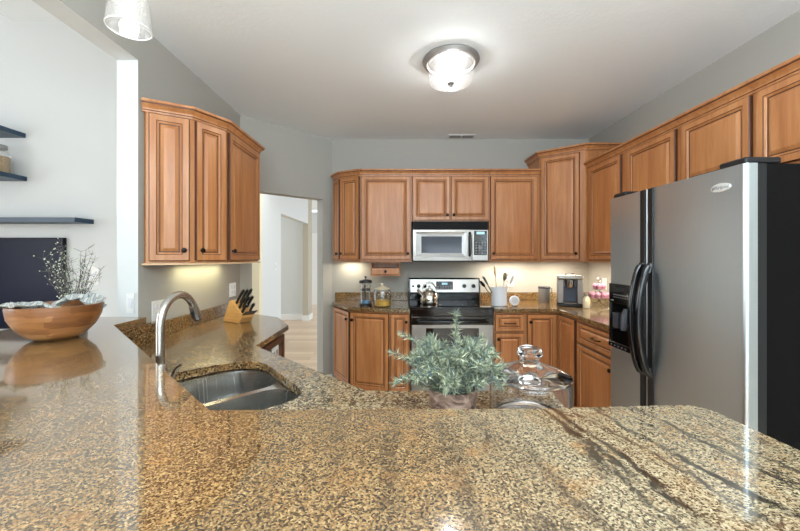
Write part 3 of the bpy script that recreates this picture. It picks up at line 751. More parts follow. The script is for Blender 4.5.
# ------------------------------------------------------------------ range
GX0, GX1, GYF = .128, .907, 3.375
rg = thing('electric_range', 'stainless freestanding electric range with black glass cooktop', 'range', (.52, 3.7, 0))
b = MB(); b.box(GX0 + .003, GX1 - .003, GYF + .03, 4.0, .02, .905); b.box(GX0 + .04, GX1 - .04, GYF + .06, 3.98, .001, .02); obj('body', b, BLACKM, rg)
b = MB(); b.box(GX0 - .0005, GX1 + .0005, GYF - .012, 3.93, .915, .93); ck = obj('cooktop', b, BLKGLASS, rg, .004)
for x, y, r in ((.33, 3.52, .10), (.71, 3.52, .075), (.33, 3.79, .075), (.71, 3.79, .10)):
    b = MB(); b.lathe([(r - .004, .0305), (r, .0305)], (x, y, .90), 40); obj('burner_ring', b, DKGREY, ck)
b = MB(); b.box(GX0 + .002, GX1 - .002, GYF, GYF + .029, .845, .914); obj('front_rail', b, BLACK, rg, .004)
# backguard
b = MB(); b.prism([(3.935, .93), (3.925, 1.00), (3.905, 1.005), (3.93, 1.16), (3.945, 1.172), (3.99, 1.172), (3.99, .93)], 0, GX1 - GX0 - .004, 0, Matrix(((0, 0, 1, GX0 + .002), (1, 0, 0, 0), (0, 1, 0, 0), (0, 0, 0, 1))))
bg = obj('backguard', b, BLACK, rg, .004)
def bgp(x, z, out=0):    # a point on the sloping control face
    f = (z - 1.005) / .155; return (x, 3.905 + .025 * f - out, z)
b = MB(); b.poly([bgp(GX0 + .02, 1.02, .003), bgp(GX1 - .02, 1.02, .003), bgp(GX1 - .02, 1.155, .003), bgp(GX0 + .02, 1.155, .003)]); b.poly([bgp(GX0 + .02, 1.02, .001), bgp(GX0 + .02, 1.155, .001), bgp(GX1 - .02, 1.155, .001), bgp(GX1 - .02, 1.02, .001)])
for a_, c_ in ((0, 1), (1, 2), (2, 3), (3, 0)):
    m_ = {0: 0, 1: 3, 2: 2, 3: 1}; b.face((a_, c_, 4 + m_[c_], 4 + m_[a_]))
fp = obj('control_face', b, STEEL, bg)
for x in (.175, .235, .30, .73, .83):
    r = .012 if x < .2 else .022
    M = Matrix.Translation(bgp(x, 1.085, .004)) @ Matrix.Rotation(R90, 4, 'X')
    b = MB(); b.lathe([(0, 0), (r, 0), (r * .9, .022), (0, .024)], n=20, M=M); kb = obj('knob', b, BLACK, bg)
b = MB(); b.box(.425, .605, 3.895, 3.9085, 1.048, 1.135); dsp = obj('display', b, BLKGLASS, bg, .002)
b = MB(); b.box(.485, .545, 3.8935, 3.8948, 1.10, 1.122)
obj('clock', b, LED, dsp)
b = MB()
for k in range(6):
    for z in (1.06, 1.08):
        b.box(.435 + k * .028, .452 + k * .028, 3.8935, 3.8948, z, z + .008)
obj('buttons', b, GREYPL, dsp)
# oven door
b = MB(); OD0, OD1 = .245, .838
rs = [(GX0 + .004, GX1 - .004, OD0, OD1, GYF + .029, 0), (GX0 + .004, GX1 - .004, OD0, OD1, GYF - .006, 0), (GX0 + .012, GX1 - .012, OD0 + .008, OD1 - .008, GYF - .012, 0), (.27, .765, .42, .735, GYF - .012, 0), (.276, .759, .426, .729, GYF - .010, 1)]
ids = [b.add(ring(*r[:5])) for r in rs]
for q in range(4):
    for e in range(4): b.face((ids[q] + e, ids[q] + (e + 1) % 4, ids[q + 1] + (e + 1) % 4, ids[q + 1] + e), rs[q + 1][5])
b.face([ids[4] + e for e in range(4)], 1)
od = obj('oven_door', b, [STEEL, BLKGLASS], rg, smooth=15)
b = MB(); b.box(GX0 + .006, GX1 - .006, GYF - .0145, GYF - .0125, .765, .838, 0); obj('top_band', b, BLACK, od, .0005)
b = MB(); b.tube([(.20, GYF - .012, .80), (.20, GYF - .05, .80), (.215, GYF - .058, .80), (.82, GYF - .058, .80), (.835, GYF - .05, .80), (.835, GYF - .012, .80)], .012, 10); obj('handle', b, BLACK, od)
b = MB(); b.box(GX0 + .004, GX1 - .004, GYF - .008, GYF + .029, .06, .235); obj('storage_drawer', b, STEEL, rg, .006)

# ------------------------------------------------------------------ ceiling fixtures
lx, ly = .360, 2.41
cl = thing('ceiling_light', 'round flush ceiling light with seeded glass drum shade', 'ceiling light', (lx, ly, CZ))
b = MB(); b.lathe([(0, -.001), (.185, -.001), (.19, -.012), (.178, -.03), (.160, -.034), (.155, -.022), (0, -.022)], (lx, ly, CZ), 48); obj('mounting_ring', b, GREYMET, cl)
b = MB(); b.lathe([(.148, -.034), (.148, -.135), (.140, -.150), (.0, -.156)], (lx, ly, CZ), 48); obj('glass_shade', b, SEEDED, cl)
b = MB(); b.lathe([(0, -.19), (.008, -.186), (.012, -.176), (.006, -.172), (.020, -.164), (.024, -.158), (0, -.157)], (lx, ly, CZ), 20); obj('finial', b, GREYMET, cl)
b = MB(); b.tube([(lx, ly, CZ - .157), (lx, ly, CZ - .023)], .005, 8); obj('stem', b, GREYMET, cl)
for sx in (-1, 1):
    x = lx + sx * .06
    b = MB(); b.tube([(lx + sx * .02, ly, CZ - .026), (lx + sx * .035, ly, CZ - .05)], .014, 10); sc_ = obj('socket', b, WHITEPL, cl)
    b = MB(); b.lathe([(0, -.03), (.018, -.027), (.028, -.012), (.030, 0), (.026, .014), (.014, .032), (.012, .04), (0, .04)], (x, ly, CZ - .085), 18); obj('bulb', b, BULB, cl)
    point('ceiling_lamp', (lx, ly + sx * .075, CZ - .068), 3.2, (.94, .97, 1.0), .025)

px0, py0, pz0 = -.93, 1.25, 2.195
pl = thing('pendant_light', 'tapered seeded glass pendant lamp hanging over the bar', 'pendant light', (px0, py0, pz0))
b = MB(); b.lathe([(.068, 0), (.0665, 0.0), (.046, .20), (.030, .215), (.030, .217), (.048, .203), (.0685, .002)], (px0, py0, pz0), 36, closed=True); obj('glass_shade', b, SEEDED, pl)
b = MB(); b.lathe([(.0670 + .0022 * math.cos(a), .0022 * math.sin(a)) for a in [2 * math.pi * k / 8 for k in range(8)]], (px0, py0, pz0 - .0025), 40, closed=True); obj('rim', b, simple('milky_glass_rim', (236, 238, 238), .15), pl)
b = MB(); b.lathe([(0, .218), (.032, .218), (.030, .25), (.012, .27), (0, .27)], (px0, py0, pz0), 20); b.lathe([(.012, .20), (.016, .20), (.016, .217), (0, .217)], (px0, py0, pz0), 16); obj('cap', b, GREYMET, pl)
b = MB(); b.tube([(px0, py0, pz0 + .27), (px0, py0, CZ - .02)], .004, 8); obj('rod', b, GREYMET, pl)
b = MB(); b.lathe([(0, -.001), (.06, -.001), (.058, -.02), (0, -.022)], (px0, py0, CZ), 24); obj('canopy', b, GREYMET, pl)
b = MB(); b.lathe([(0, .045), (.010, .047), (.017, .06), (.018, .085), (.014, .12), (.011, .16), (.011, .199), (0, .199)], (px0, py0, pz0), 18); obj('bulb', b, BULB, pl)
point('pendant_lamp', (px0, py0, pz0 + .05), .4, (1, .97, .93), .03)

vt = thing('ceiling_vent', 'small white slotted air vent in the ceiling by the far wall', 'vent', (.70, 3.93, CZ))
b = MB(); b.box(.555, .845, 3.87, 3.985, CZ - .008, CZ - .001); obj('frame', b, WHITEPL, vt, .002)
for k in range(2):
    b = MB(); b.box(.575 + k * .135, .695 + k * .135, 3.89, 3.965, CZ - .0105, CZ - .0085); obj('louver', b, GREYPL, vt)

# under-cabinet lamps
area('undercabinet_lamp', (1.2, 3.86, 1.345), (0, 0, 0), .5, .05, 3.8, (1, .90, .72))
area('undercabinet_lamp', (1.75, 3.75, 1.345), (0, 0, 0), .25, .25, 3.8, (1, .90, .72))
area('undercabinet_lamp', (1.98, 3.05, 1.345), (0, 0, 0), .05, .7, 4, (1, .90, .72))
area('undercabinet_lamp', (-1.38, 2.66, 1.345), (0, 0, 0), .05, .6, 1.5, (1, .93, .58))
area('undercabinet_lamp', (-.5, 3.95, 1.345), (0, 0, 0), .2, .05, 1.0, (1, .90, .68))

# ------------------------------------------------------------------ outlets and switches
def plate(label, loc, n, w=.075, h=.12, kind='outlet', cat='outlet', name='wall_outlet', gangs=1):
    n = Vector(n); t = Vector((0, 0, 1)).cross(n).normalized()
    M = Matrix((( t.x, 0, n.x, loc[0]), (t.y, 0, n.y, loc[1]), (t.z, 1, n.z, loc[2]), (0, 0, 0, 1)))
    r = thing(name, label, cat, loc, 'white wall plates')
    b = MB(); b.box(-w / 2, w / 2, -h / 2, h / 2, .001, .006, 0, M); obj('cover_plate', b, WHITEPL, r, .001)
    for g in range(gangs):
        cx = (g - (gangs - 1) / 2) * .046
        b = MB()
        if kind == 'outlet':
            for s_ in (-.022, .022): b.box(cx - .014, cx + .014, s_ - .014, s_ + .014, .0065, .009, 0, M)
            obj('socket', b, CERAMIC, r, .001)
        else:
            b.box(cx - .012, cx + .012, -.028, .028, .0065, .010, 0, M); obj('rocker', b, CERAMIC, r, .001)
    return r
plate('white wall outlet plate behind the faucet', (LX, 2.20, 1.075), (1, 0, 0), .12, .12, gangs=2)
plate('white wall outlet plate behind the knife block', (LX, 3.19, 1.11), (1, 0, 0), .12, .12, gangs=2)
plate('white outlet plate above the utensil crock', (1.275, BY, 1.13), (0, -1, 0), .075, .12)
plate('white outlet plate above the cupcake stand', (RX - .0, 3.72, 1.12), (-1, 0, 0), .075, .12)
plate('white light switch on the white wall end by the bar', (-1.50, 2.03, 1.14), (0, -1, 0), .045, .11, 'switch', 'switch', 'light_switch')
plate('white switch plate on living room wall behind the twigs', (-3.12, 3.70, 1.21), (0, -1, 0), .12, .19, 'switch', 'switch', 'light_switch', 2)
plate('white light switch on the hall wall through the doorway', (-1.95, 5.78, 1.25), (1, 0, 0), .075, .12, 'switch', 'switch', 'light_switch')

# ------------------------------------------------------------------ living room furnishings
b = MB(); b.box(-5.6, -3.813, 3.43, 3.698, 2.623, 2.668); tag(obj('floating_shelf', b, NAVY, bevel=.002), 'navy floating wall shelf, empty upper one of two', 'shelf', 'navy floating shelves')
b = MB(); b.box(-5.6, -3.80, 3.43, 3.698, 2.178, 2.224); tag(obj('floating_shelf', b, NAVY, bevel=.002), 'navy floating wall shelf carrying the glass jar', 'shelf', 'navy floating shelves')
b = MB(); b.box(-5.8, -3.114, 3.48, 3.698, 1.738, 1.784); tag(obj('mantel_shelf', b, NAVY, bevel=.002), 'long navy mantel shelf above the dark screen', 'shelf')
jr = thing('storage_jar', 'lidded glass jar with tan filling on the lower navy shelf', 'jar', (-3.95, 3.57, 2.2245))
b = MB(); b.lathe([(0, .001), (.085, .001), (.09, .02), (.09, .19), (.07, .225), (.055, .235), (.055, .245)], (-3.95, 3.57, 2.2245), 28); obj('glass', b, CLEAR, jr)
b = MB(); b.lathe([(0, .005), (.084, .005), (.084, .17), (0, .18)], (-3.95, 3.57, 2.2245), 24); obj('filling', b, SANDJAR, jr)
b = MB(); b.lathe([(0, .246), (.062, .246), (.062, .285), (0, .29)], (-3.95, 3.57, 2.2245), 24); obj('lid', b, GREYMET, jr)
tv = thing('television', 'large dark navy television screen below the mantel shelf', 'television', (-4.3, 3.6, .67))
b = MB(); b.box(-5.2, -3.385, 3.66, 3.69, .67, 1.597); obj('bezel', b, NAVYEDGE, tv, .004)
b = MB(); b.box(-5.19, -3.395, 3.655, 3.659, .685, 1.585); obj('screen', b, NAVYGLASS, tv)
b = MB(); b.box(-4.7, -3.9, 3.50, 3.69, .622, .632); b.box(-4.4, -4.2, 3.66, 3.68, .632, .669); obj('stand', b, NAVYEDGE, tv)
mc = thing('media_console', 'low white media console below the television', 'console', (-4.3, 3.5, 0))
b = MB(); b.box(-5.6, -3.2, 3.28, 3.69, .05, .60); obj('body', b, WHITEPL, mc, .003)
b = MB(); b.box(-5.62, -3.18, 3.26, 3.695, .601, .62); obj('top', b, WHITEPL, mc, .003)
for k in range(3):
    b = MB(); b.box(-5.58 + k * .795, -4.81 + k * .795, 3.262, 3.279, .07, .59); obj('door', b, TRIM, mc, .003)
for x in (-5.5, -3.3):
    b = MB(); b.box(x - .03, x + .03, 3.32, 3.65, .001, .049); obj('foot', b, WHITEPL, mc)

# ------------------------------------------------------------------ bar-top objects
bx, by, bz = -1.385, 1.465, 1.0705; BS = .755
b = MB(); b.lathe([(r*BS, z*.93) for r, z in [(0, .001), (.085, .001), (.125, .018), (.165, .055), (.190, .098), (.197, .135), (.196, .148), (.188, .149), (.184, .135), (.172, .09), (.145, .05), (.10, .026), (0, .020)]], (bx, by, bz), 56)
tag(obj('wooden_bowl', b, ACACIA), 'wide patchwork wooden bowl on the granite bar', 'bowl')
def cloth_strip(pts, wid, n=28, k=10, seed=1, amp=.006):
    rnd = random.Random(seed); mb = MB(); P = [Vector(p) for p in pts]; rows = []
    for i in range(n + 1):
        f = i / n * (len(P) - 1); a = min(int(f), len(P) - 2); u = f - a
        c = P[a].lerp(P[a + 1], u * u * (3 - 2 * u)); t = (P[a + 1] - P[a]).normalized(); s = t.cross(Vector((0, 0, 1))).normalized()
        w = wid * (.8 + .25 * math.sin(i * .7 + seed))
        rows.append([c + s * ((j / k - .5) * w) + Vector((0, 0, amp * (math.sin(j * 1.9 + i * .35 + seed) + .6 * math.sin(i * 1.1 + j)))) for j in range(k + 1)])
    up = [mb.add(r) for r in rows]; dn = [mb.add([p - Vector((0, 0, .004)) for p in r]) for r in rows]
    for i in range(n):
        for j in range(k):
            mb.face((up[i] + j, up[i] + j + 1, up[i + 1] + j + 1, up[i + 1] + j)); mb.face((dn[i] + j, dn[i + 1] + j, dn[i + 1] + j + 1, dn[i] + j + 1))
    for i in range(n):
        for j in (0, k): mb.face((up[i] + j, up[i + 1] + j, dn[i + 1] + j, dn[i] + j))
    for i in (0, n):
        for j in range(k): mb.face((up[i] + j, dn[i] + j, dn[i] + j + 1, up[i] + j + 1))
    return mb
Z = bz - .012
mb = cloth_strip([(bx - .088, by - .03, Z + .128), (bx - .08, by - .10, Z + .163), (bx - .03, by - .128, Z + .166), (bx + .04, by - .10, Z + .162), (bx + .08, by - .05, Z + .135)], .075, seed=2)
tag(obj('cloth_napkin', mb, CLOTH, smooth=80), 'grey striped cloth napkin lying along the front rim of the wooden bowl', 'napkin', 'napkins in the wooden bowl')
mb = cloth_strip([(bx - .06, by + .02, Z + .125), (bx - .01, by + .07, Z + .172), (bx + .06, by + .09, Z + .175), (bx + .12, by + .06, Z + .135)], .09, seed=5, amp=.009)
tag(obj('cloth_napkin', mb, CLOTH, smooth=80), 'grey cloth napkin heaped at the back of the wooden bowl', 'napkin', 'napkins in the wooden bowl')
# dried twigs in a small vase
vx, vy = -1.575, 1.75
tw = thing('twig_arrangement', 'budding bare twigs in a small grey vase behind the wooden bowl', 'plant', (vx, vy, bz))
b = MB(); b.lathe([(0, .001), (.04, .001), (.055, .03), (.055, .07), (.038, .10), (.040, .108), (.034, .108), (.032, .10), (.048, .07), (.048, .03), (0, .012)], (vx, vy, bz), 24); obj('vase', b, GREYV, tw)
rnd = random.Random(11); tm = MB(); bm_ = MB()
for i in range(34):
    a = rnd.uniform(0, 2 * math.pi); lean = rnd.uniform(.01, .13); h = rnd.uniform(.20, .36)
    pts = []
    for k in range(6):
        f = k / 5; pts.append(Vector((vx + math.cos(a) * (.018 + lean * f ** 1.3) + rnd.gauss(0, .004), vy + math.sin(a) * (.018 + .7 * lean * f ** 1.3) + rnd.gauss(0, .004), bz + .03 + f * h)))
    tm.tube(pts, [.0019, .0017, .0015, .0012, .001, .0006], 5)
    for k in range(2, 6):
        for q in range(3):
            p = pts[k]; d = Vector((rnd.gauss(0, 1), rnd.gauss(0, 1), rnd.uniform(.2, 1.4))).normalized(); e = p + d * rnd.uniform(.015, .045)
            tm.tube([p, e], [.0009, .0005], 4)
            if rnd.random() < .75:
                s = rnd.uniform(.0024, .0044); M = Matrix.Translation(e)
                bm_.lathe([(0, -s), (s * .8, -s * .3), (s * .8, s * .4), (0, s)], n=6, M=M)
obj('twigs', tm, TWIG, tw); obj('buds', bm_, BUD, tw)['kind'] = 'stuff'

# ------------------------------------------------------------------ lower-counter objects
# potted greenery
gx, gy, gz = .165, 1.06, .9145
gp = thing('potted_plant', 'bushy grey-green artificial plant in a brown bark pot', 'plant', (gx, gy, gz))
b = MB(); b.lathe([(0, .001), (.058, .001), (.064, .02), (.071, .098), (.070, .104), (.064, .104), (.06, .092), (0, .09)], (gx, gy, gz), 28, mats=[0, 0, 0, 0, 0, 0, 1]); obj('pot', b, [POTM, SOIL], gp)
rnd = random.Random(4); lf = MB(); st = MB()
def leaf(p, d, L, w, m):
    d = d.normalized(); s = d.cross(Vector((rnd.gauss(0, 1), rnd.gauss(0, 1), rnd.gauss(0, 1)))).normalized(); n = s.cross(d)
    q = [p, p + d * L * .35 + s * w, p + d * L - n * L * .12, p + d * L * .35 - s * w, p + d * L * .4 + n * w * .5]
    i = lf.add(q); lf.face((i, i + 1, i + 4), m); lf.face((i + 1, i + 2, i + 4), m); lf.face((i + 2, i + 3, i + 4), m); lf.face((i + 3, i, i + 4), m)
def sprig(a, reach, top, droop):
    base = Vector((gx + .03 * math.cos(a), gy + .03 * math.sin(a), gz + .09)); pts = []
    for k in range(8):
        f = k / 7
        pts.append(base + Vector((math.cos(a) * reach * f ** .9, math.sin(a) * reach * f ** .9, top * math.sin(f * math.pi * .5) - droop * f * f)) + Vector((rnd.gauss(0, .003), rnd.gauss(0, .003), rnd.gauss(0, .003))))
    st.tube(pts, [.0016] * 8, 5)
    for k in range(1, 8):
        t = (pts[k] - pts[k - 1]).normalized()
        for q in range(9):
            p = pts[k - 1].lerp(pts[k], q / 9)
            for _ in range(2):
                d = (t * rnd.uniform(.3, 1.0) + Vector((rnd.gauss(0, 1), rnd.gauss(0, 1), rnd.gauss(0, 1))).normalized() * .9)
                leaf(p, d, rnd.uniform(.017, .031), rnd.uniform(.0012, .0022), 0 if (q_ := rnd.random()) < .45 else (1 if q_ < .78 else 2))
    for _ in range(6): leaf(pts[-1], t + Vector((rnd.gauss(0, .6), rnd.gauss(0, .6), rnd.gauss(0, .6))), .022, .0025, 0)
for i in range(54):
    a = i * 2.39996 + rnd.uniform(-.2, .2); f = (i + .5) / 54
    sprig(a, .02 + .105 * f ** .7 * rnd.uniform(.75, 1.15), (.170 - .085 * f) * rnd.uniform(.7, 1.05), .025 * f)
sprig(1.2, .015, .225, 0); sprig(2.9, .15, .10, .0); sprig(3.3, .145, .055, .02); sprig(.2, .125, .085, .02); sprig(2.5, .15, .14, 0); sprig(.8, .13, .13, 0)
obj('stems', st, STEM, gp); obj('foliage', lf, [SAGE, SAGE2, simple('pale_leaf_tip', (190, 194, 162), .6)], gp, recalc=False)

# big glass jar
jx, jy, jz = .400, 1.085, .9145
gj = thing('glass_jar', 'large clear glass canister with knobbed lid beside the potted plant', 'jar', (jx, jy, jz))
b = MB(); b.lathe([(0, .001), (.108, .001), (.117, .010), (.118, .108), (.112, .120), (.106, .120), (.112, .106), (.111, .016), (.10, .010), (0, .010)], (jx, jy, jz), 56); obj('body', b, GLASS, gj)
b = MB(); b.lathe([(r_, z_ - .022) for r_, z_ in [(0, .1460), (.08, .1460), (.114, .1440), (.119, .149), (.117, .156), (.098, .166), (.06, .180), (.033, .190), (.026, .197), (.027, .205), (.036, .214), (.037, .226), (.030, .235), (0, .237)]], (jx, jy, jz), 48)
obj('lid', b, GLASS, gj)

# knife block
kx, ky, kz = -1.19, 2.70, .9145
kb = thing('knife_block', 'slanted light wood knife block full of black-handled knives', 'knife block', (kx, ky, kz))
ang = math.radians(-32); KM = Matrix.Translation((kx, ky, kz)) @ Matrix.Rotation(ang, 4, 'Z')
prof = [(-.12, .0), (.075, .0), (.115, .045), (.115, .06), (-.005, .165), (-.035, .155)]
M = KM @ Matrix(((1, 0, 0, 0), (0, 0, 1, -.05), (0, 1, 0, .001), (0, 0, 0, 1)))
b = MB(); b.prism(prof, 0, .10, 0, M); obj('block', b, BAMBOO, kb, .003)
nd = Vector((.105, 0, .12)).normalized(); tdir = Vector((-.12, 0, .105)).normalized()
KN = 'knives in the wooden block'
kpos = [(r_, c_) for r_ in range(3) for c_ in range(3)]
for r_, c_ in kpos:
    if r_ == 0 and c_ == 1: continue
    y = -.032 + c_ * .032; p = Vector((.115, 0, .06)) + tdir * (.030 + r_ * .046) + Vector((0, y, .001))
    L = .08 + .03 * r_
    lt = ['lower edge', 'middle row', 'upper edge'][r_] + ' of the block, ' + ['near side', 'middle', 'far side'][c_]
    kn = thing('kitchen_knife', 'black-handled knife at the ' + lt, 'knife', KM @ p, KN)
    b = MB(); q0 = p + nd * .002; pts = [KM @ (q0 + nd * (L * f) + tdir * (.004 * math.sin(f * 3))) for f in (0, .08, .3, .6, .85, 1)]
    b.tube(pts, [.007, .0085, .008, .0085, .0095, .006], 8, flat=1.35); obj('handle', b, BLACKM, kn)
    b = MB(); b.tube([KM @ (q0 + nd * (L * .98)), KM @ (q0 + nd * (L * 1.01))], .0055, 8); obj('pommel', b, STEEL, kn)
# cutting shears slot board resting on the lower lip
b = MB(); b.box(.0, .055, -.05, .05, 0, .006, 0, KM @ Matrix.Translation(Vector((.116, 0, .062))) @ Matrix.Rotation(math.radians(-30), 4, 'Y'))
obj('lip', b, BLACKM, kb, .002)

# ------------------------------------------------------------------ objects on the back counters
CT = .9145
fpx, fpy = -.315, 3.60
t = thing('french_press', 'black-topped glass french press coffee maker left of the pasta canister', 'coffee press', (fpx, fpy, CT))
b = MB(); b.lathe([(0, .012), (.052, .012), (.052, .225), (.050, .225), (.050, .016), (0, .016)], (fpx, fpy, CT), 28); obj('beaker', b, CLEAR, t)
b = MB(); b.lathe([(0, .001), (.062, .001), (.062, .022), (.056, .026), (.054, .012), (0, .0118)], (fpx, fpy, CT), 28); obj('base', b, BLACKM, t)
b = MB(); b.lathe([(0, .226), (.064, .226), (.066, .240), (.058, .256), (.03, .262), (0, .262)], (fpx, fpy, CT), 28); ld = obj('lid', b, BLACKM, t)
b = MB(); b.lathe([(0, .2625), (.004, .2625), (.004, .275), (.013, .280), (.013, .290), (0, .295)], (fpx, fpy, CT), 14); obj('plunger_knob', b, BLACKM, ld)
b = MB(); b.lathe([(0, .017), (.049, .017), (.049, .05), (0, .055)], (fpx, fpy, CT), 24); obj('grounds', b, BLUEP, t)
b = MB(); b.lathe([(.003, .15), (.048, .15), (.048, .175), (.003, .175)], (fpx, fpy, CT), 24, closed=True); obj('filter', b, DKGREY, t)
b = MB(); b.tube([(fpx - .01, fpy + .055, CT + .20), (fpx - .015, fpy + .095, CT + .195), (fpx - .015, fpy + .10, CT + .06), (fpx - .01, fpy + .058, CT + .03)], .008, 8); obj('handle', b, BLACKM, t)
pjx, pjy = -.146, 3.55
t = thing('glass_canister', 'wide glass canister of yellow pasta left of the range', 'canister', (pjx, pjy, CT))
b = MB(); b.lathe([(0, .001), (.08, .001), (.087, .015), (.087, .145), (.075, .168), (.072, .168), (.083, .143), (.083, .018), (0, .008)], (pjx, pjy, CT), 32); obj('jar', b, CLEAR, t)
b = MB(); b.lathe([(0, .010), (.080, .012), (.081, .055), (.05, .062), (0, .060)], (pjx, pjy, CT), 24); obj('pasta', b, PASTA, t)
b = MB(); b.lathe([(0, .170), (.076, .170), (.078, .178), (.05, .190), (.016, .198), (.010, .206), (.018, .216), (.014, .226), (0, .228)], (pjx, pjy, CT), 28); obj('lid', b, CREAMP, t)

# kettle on the cooktop
kx2, ky2, kz2 = .325, 3.62, .9305
t = thing('tea_kettle', 'round steel tea kettle with arched handle on the cooktop', 'kettle', (kx2, ky2, kz2))
b = MB(); b.lathe([(0, .001), (.086, .001), (.092, .012), (.094, .05), (.085, .095), (.060, .128), (.044, .137), (0, .138)], (kx2, ky2, kz2), 40); obj('body', b, simple('kettle_steel', (205, 200, 190), .12, 1), t)
b = MB(); b.lathe([(0, .139), (.042, .139), (.036, .150), (.010, .155), (.008, .163), (.014, .170), (.010, .180), (0, .181)], (kx2, ky2, kz2), 24); obj('lid', b, CHROME, t)
b = MB(); b.tube([(kx2 - .07, ky2 - .02, kz2 + .08), (kx2 - .105, ky2 - .035, kz2 + .12), (kx2 - .12, ky2 - .04, kz2 + .15)], [.022, .016, .012], 12); obj('spout', b, CHROME, t)
pts = [(kx2 + .075 * math.cos(a), ky2 + .01, kz2 + .11 + .105 * math.sin(a)) for a in [math.pi * k / 14 for k in range(15)]]
b = MB(); b.tube(pts, [.005, .005, .006] + [.009] * 9 + [.006, .005, .005], 10); obj('handle', b, CHROME, t)

# crock and utensils
cx, cy = 1.02, 3.60
t = thing('utensil_crock', 'white ceramic crock holding cooking utensils right of the range', 'crock', (cx, cy, CT))
b = MB(); b.lathe([(0, .001), (.074, .001), (.078, .006), (.078, .183), (.075, .187), (.071, .183), (.071, .014), (0, .012)], (cx, cy, CT), 36); obj('pot', b, CERAMIC, t)
def utensil(name, label, ox, oy, tilt, az, L, mat, head):
    base = Vector((cx + ox, cy + oy, CT + .03)); d = Vector((math.sin(tilt) * math.cos(az), math.sin(tilt) * math.sin(az), math.cos(tilt)))
    r = thing(name, label, 'utensil', base, 'utensils in the white crock')
    b = MB(); b.tube([base, base + d * (L * .78)], [.005, .004], 8); obj('handle', b, mat, r)
    M = Matrix.Translation(base + d * L * .78) @ d.to_track_quat('Z', 'Y').to_matrix().to_4x4()
    b = MB(); l = L * .36
    if head == 'spoon': b.lathe([(0, 0), (.012, .01), (.036, l * .35), (.042, l * .6), (.03, l * .9), (0, l)], n=16, M=M, sx=1, sy=.3)
    elif head == 'spat': b.prism([(-.014, 0), (.014, 0), (.040, l * .3), (.042, l), (-.042, l), (-.040, l * .3)], -.003, .003, 0, M @ Matrix.Rotation(R90, 4, 'X'))
    else:
        for q in range(5):
            a = math.pi * q / 5
            pts = [M @ Vector((math.cos(a) * .026 * math.sin(f * math.pi), math.sin(a) * .026 * math.sin(f * math.pi), l * (1 - math.cos(f * math.pi)) / 2)) for f in [k / 8 for k in range(9)]] + [M @ Vector((-math.cos(a) * .026 * math.sin(f * math.pi), -math.sin(a) * .026 * math.sin(f * math.pi), l * (1 - math.cos(f * math.pi)) / 2)) for f in [k / 8 for k in range(8, -1, -1)]]
            b.tube(pts, .0012, 5)
    obj('head', b, mat, r)
utensil('slotted_spatula', 'black spatula leaning left out of the white crock, topmost', -.02, -.02, .50, math.pi, .26, BLACKM, 'spat')
utensil('cooking_spoon', 'black spoon leaning lowest left out of the white crock', -.025, .01, .66, math.pi * 1.05, .24, BLACKM, 'spoon')
utensil('cooking_spoon', 'pale spoon standing upright at the back of the white crock', 0, .03, .10, math.pi * .9, .32, PALEWOOD, 'spoon')
utensil('cooking_spoon', 'steel spoon in the middle of the white crock', .015, 0, .18, .2, .27, STEEL, 'spoon')
utensil('wire_whisk', 'steel wire whisk leaning right out of the white crock', .03, .0, .30, .3, .28, STEEL, 'whisk')
utensil('spatula', 'white spatula leaning right out of the white crock', .03, -.02, .38, 0, .25, WHITEPL, 'spat')
# small white round timer beside it
tx, ty = 1.165, 3.58
t = thing('kitchen_timer', 'small round white timer leaning beside the utensil crock', 'timer', (tx, ty, CT))
M = Matrix.Translation((tx, ty, CT + .051)) @ Matrix.Rotation(math.radians(80), 4, 'X')
b = MB(); b.lathe([(0, -.02), (.044, -.02), (.05, -.010), (.05, .012), (.044, .02), (.036, .021), (0, .021)], n=28, M=M); obj('case', b, CERAMIC, t)
b = MB(); b.lathe([(0, .0215), (.034, .0215), (.034, .023), (0, .023)], n=24, M=M); obj('dial', b, simple('dial_grey', (196, 196, 198), .4), t)
# grey canister
gx2, gy2 = 1.565, 3.83
t = thing('metal_canister', 'grey lidded canister left of the coffee maker', 'canister', (gx2, gy2, CT))
b = MB(); b.lathe([(0, .001), (.056, .001), (.058, .005), (.058, .150), (0, .150)], (gx2, gy2, CT), 28); obj('can', b, GREYMET, t)
b = MB(); b.lathe([(0, .151), (.060, .151), (.060, .168), (.056, .172), (0, .173)], (gx2, gy2, CT), 28); obj('lid', b, DKGREY, t)
b = MB(); b.tube([(gx2 + .058, gy2 - .01, CT + .16), (gx2 + .075, gy2 - .015, CT + .15), (gx2 + .075, gy2 - .015, CT + .11), (gx2 + .059, gy2 - .01, CT + .10)], .004, 8); obj('clasp', b, DKGREY, t)
# coffee maker
kmx, kmy = 1.735, 3.62; KA = math.radians(-22)
KM2 = Matrix.Translation((kmx, kmy, CT)) @ Matrix.Rotation(KA, 4, 'Z') @ Matrix.Diagonal((.93, .93, 1, 1))
t = thing('coffee_maker', 'silver and grey single-serve coffee maker on the corner counter', 'coffee maker', (kmx, kmy, CT))
b = MB(); b.box(-.125, .125, .0, .13, .03, .30, 0, KM2); obj('housing', b, GREYPL, t, .018, 3)
b = MB(); b.box(-.125, -.065, -.12, -.002, .03, .262, 0, KM2); b.box(.065, .125, -.12, -.002, .03, .262, 0, KM2); obj('side_panel', b, simple('taupe_metal', (150, 145, 142), .35, .5), t, .008)
b = MB(); b.box(-.064, .064, -.008, -.002, .04, .19, 0, KM2); obj('back_panel', b, simple('slate_panel', (72, 80, 98), .3), t)
b = MB(); b.box(-.127, .127, -.125, .0, .262, .305, 0, KM2); obj('lid', b, STEEL, t, .014, 3)
b = MB(); b.lathe([(0, .185), (.036, .185), (.040, .20), (.040, .2615), (0, .2615)], n=24, M=KM2 @ Matrix.Translation((0, -.065, 0))); obj('brew_head', b, CHROME, t)
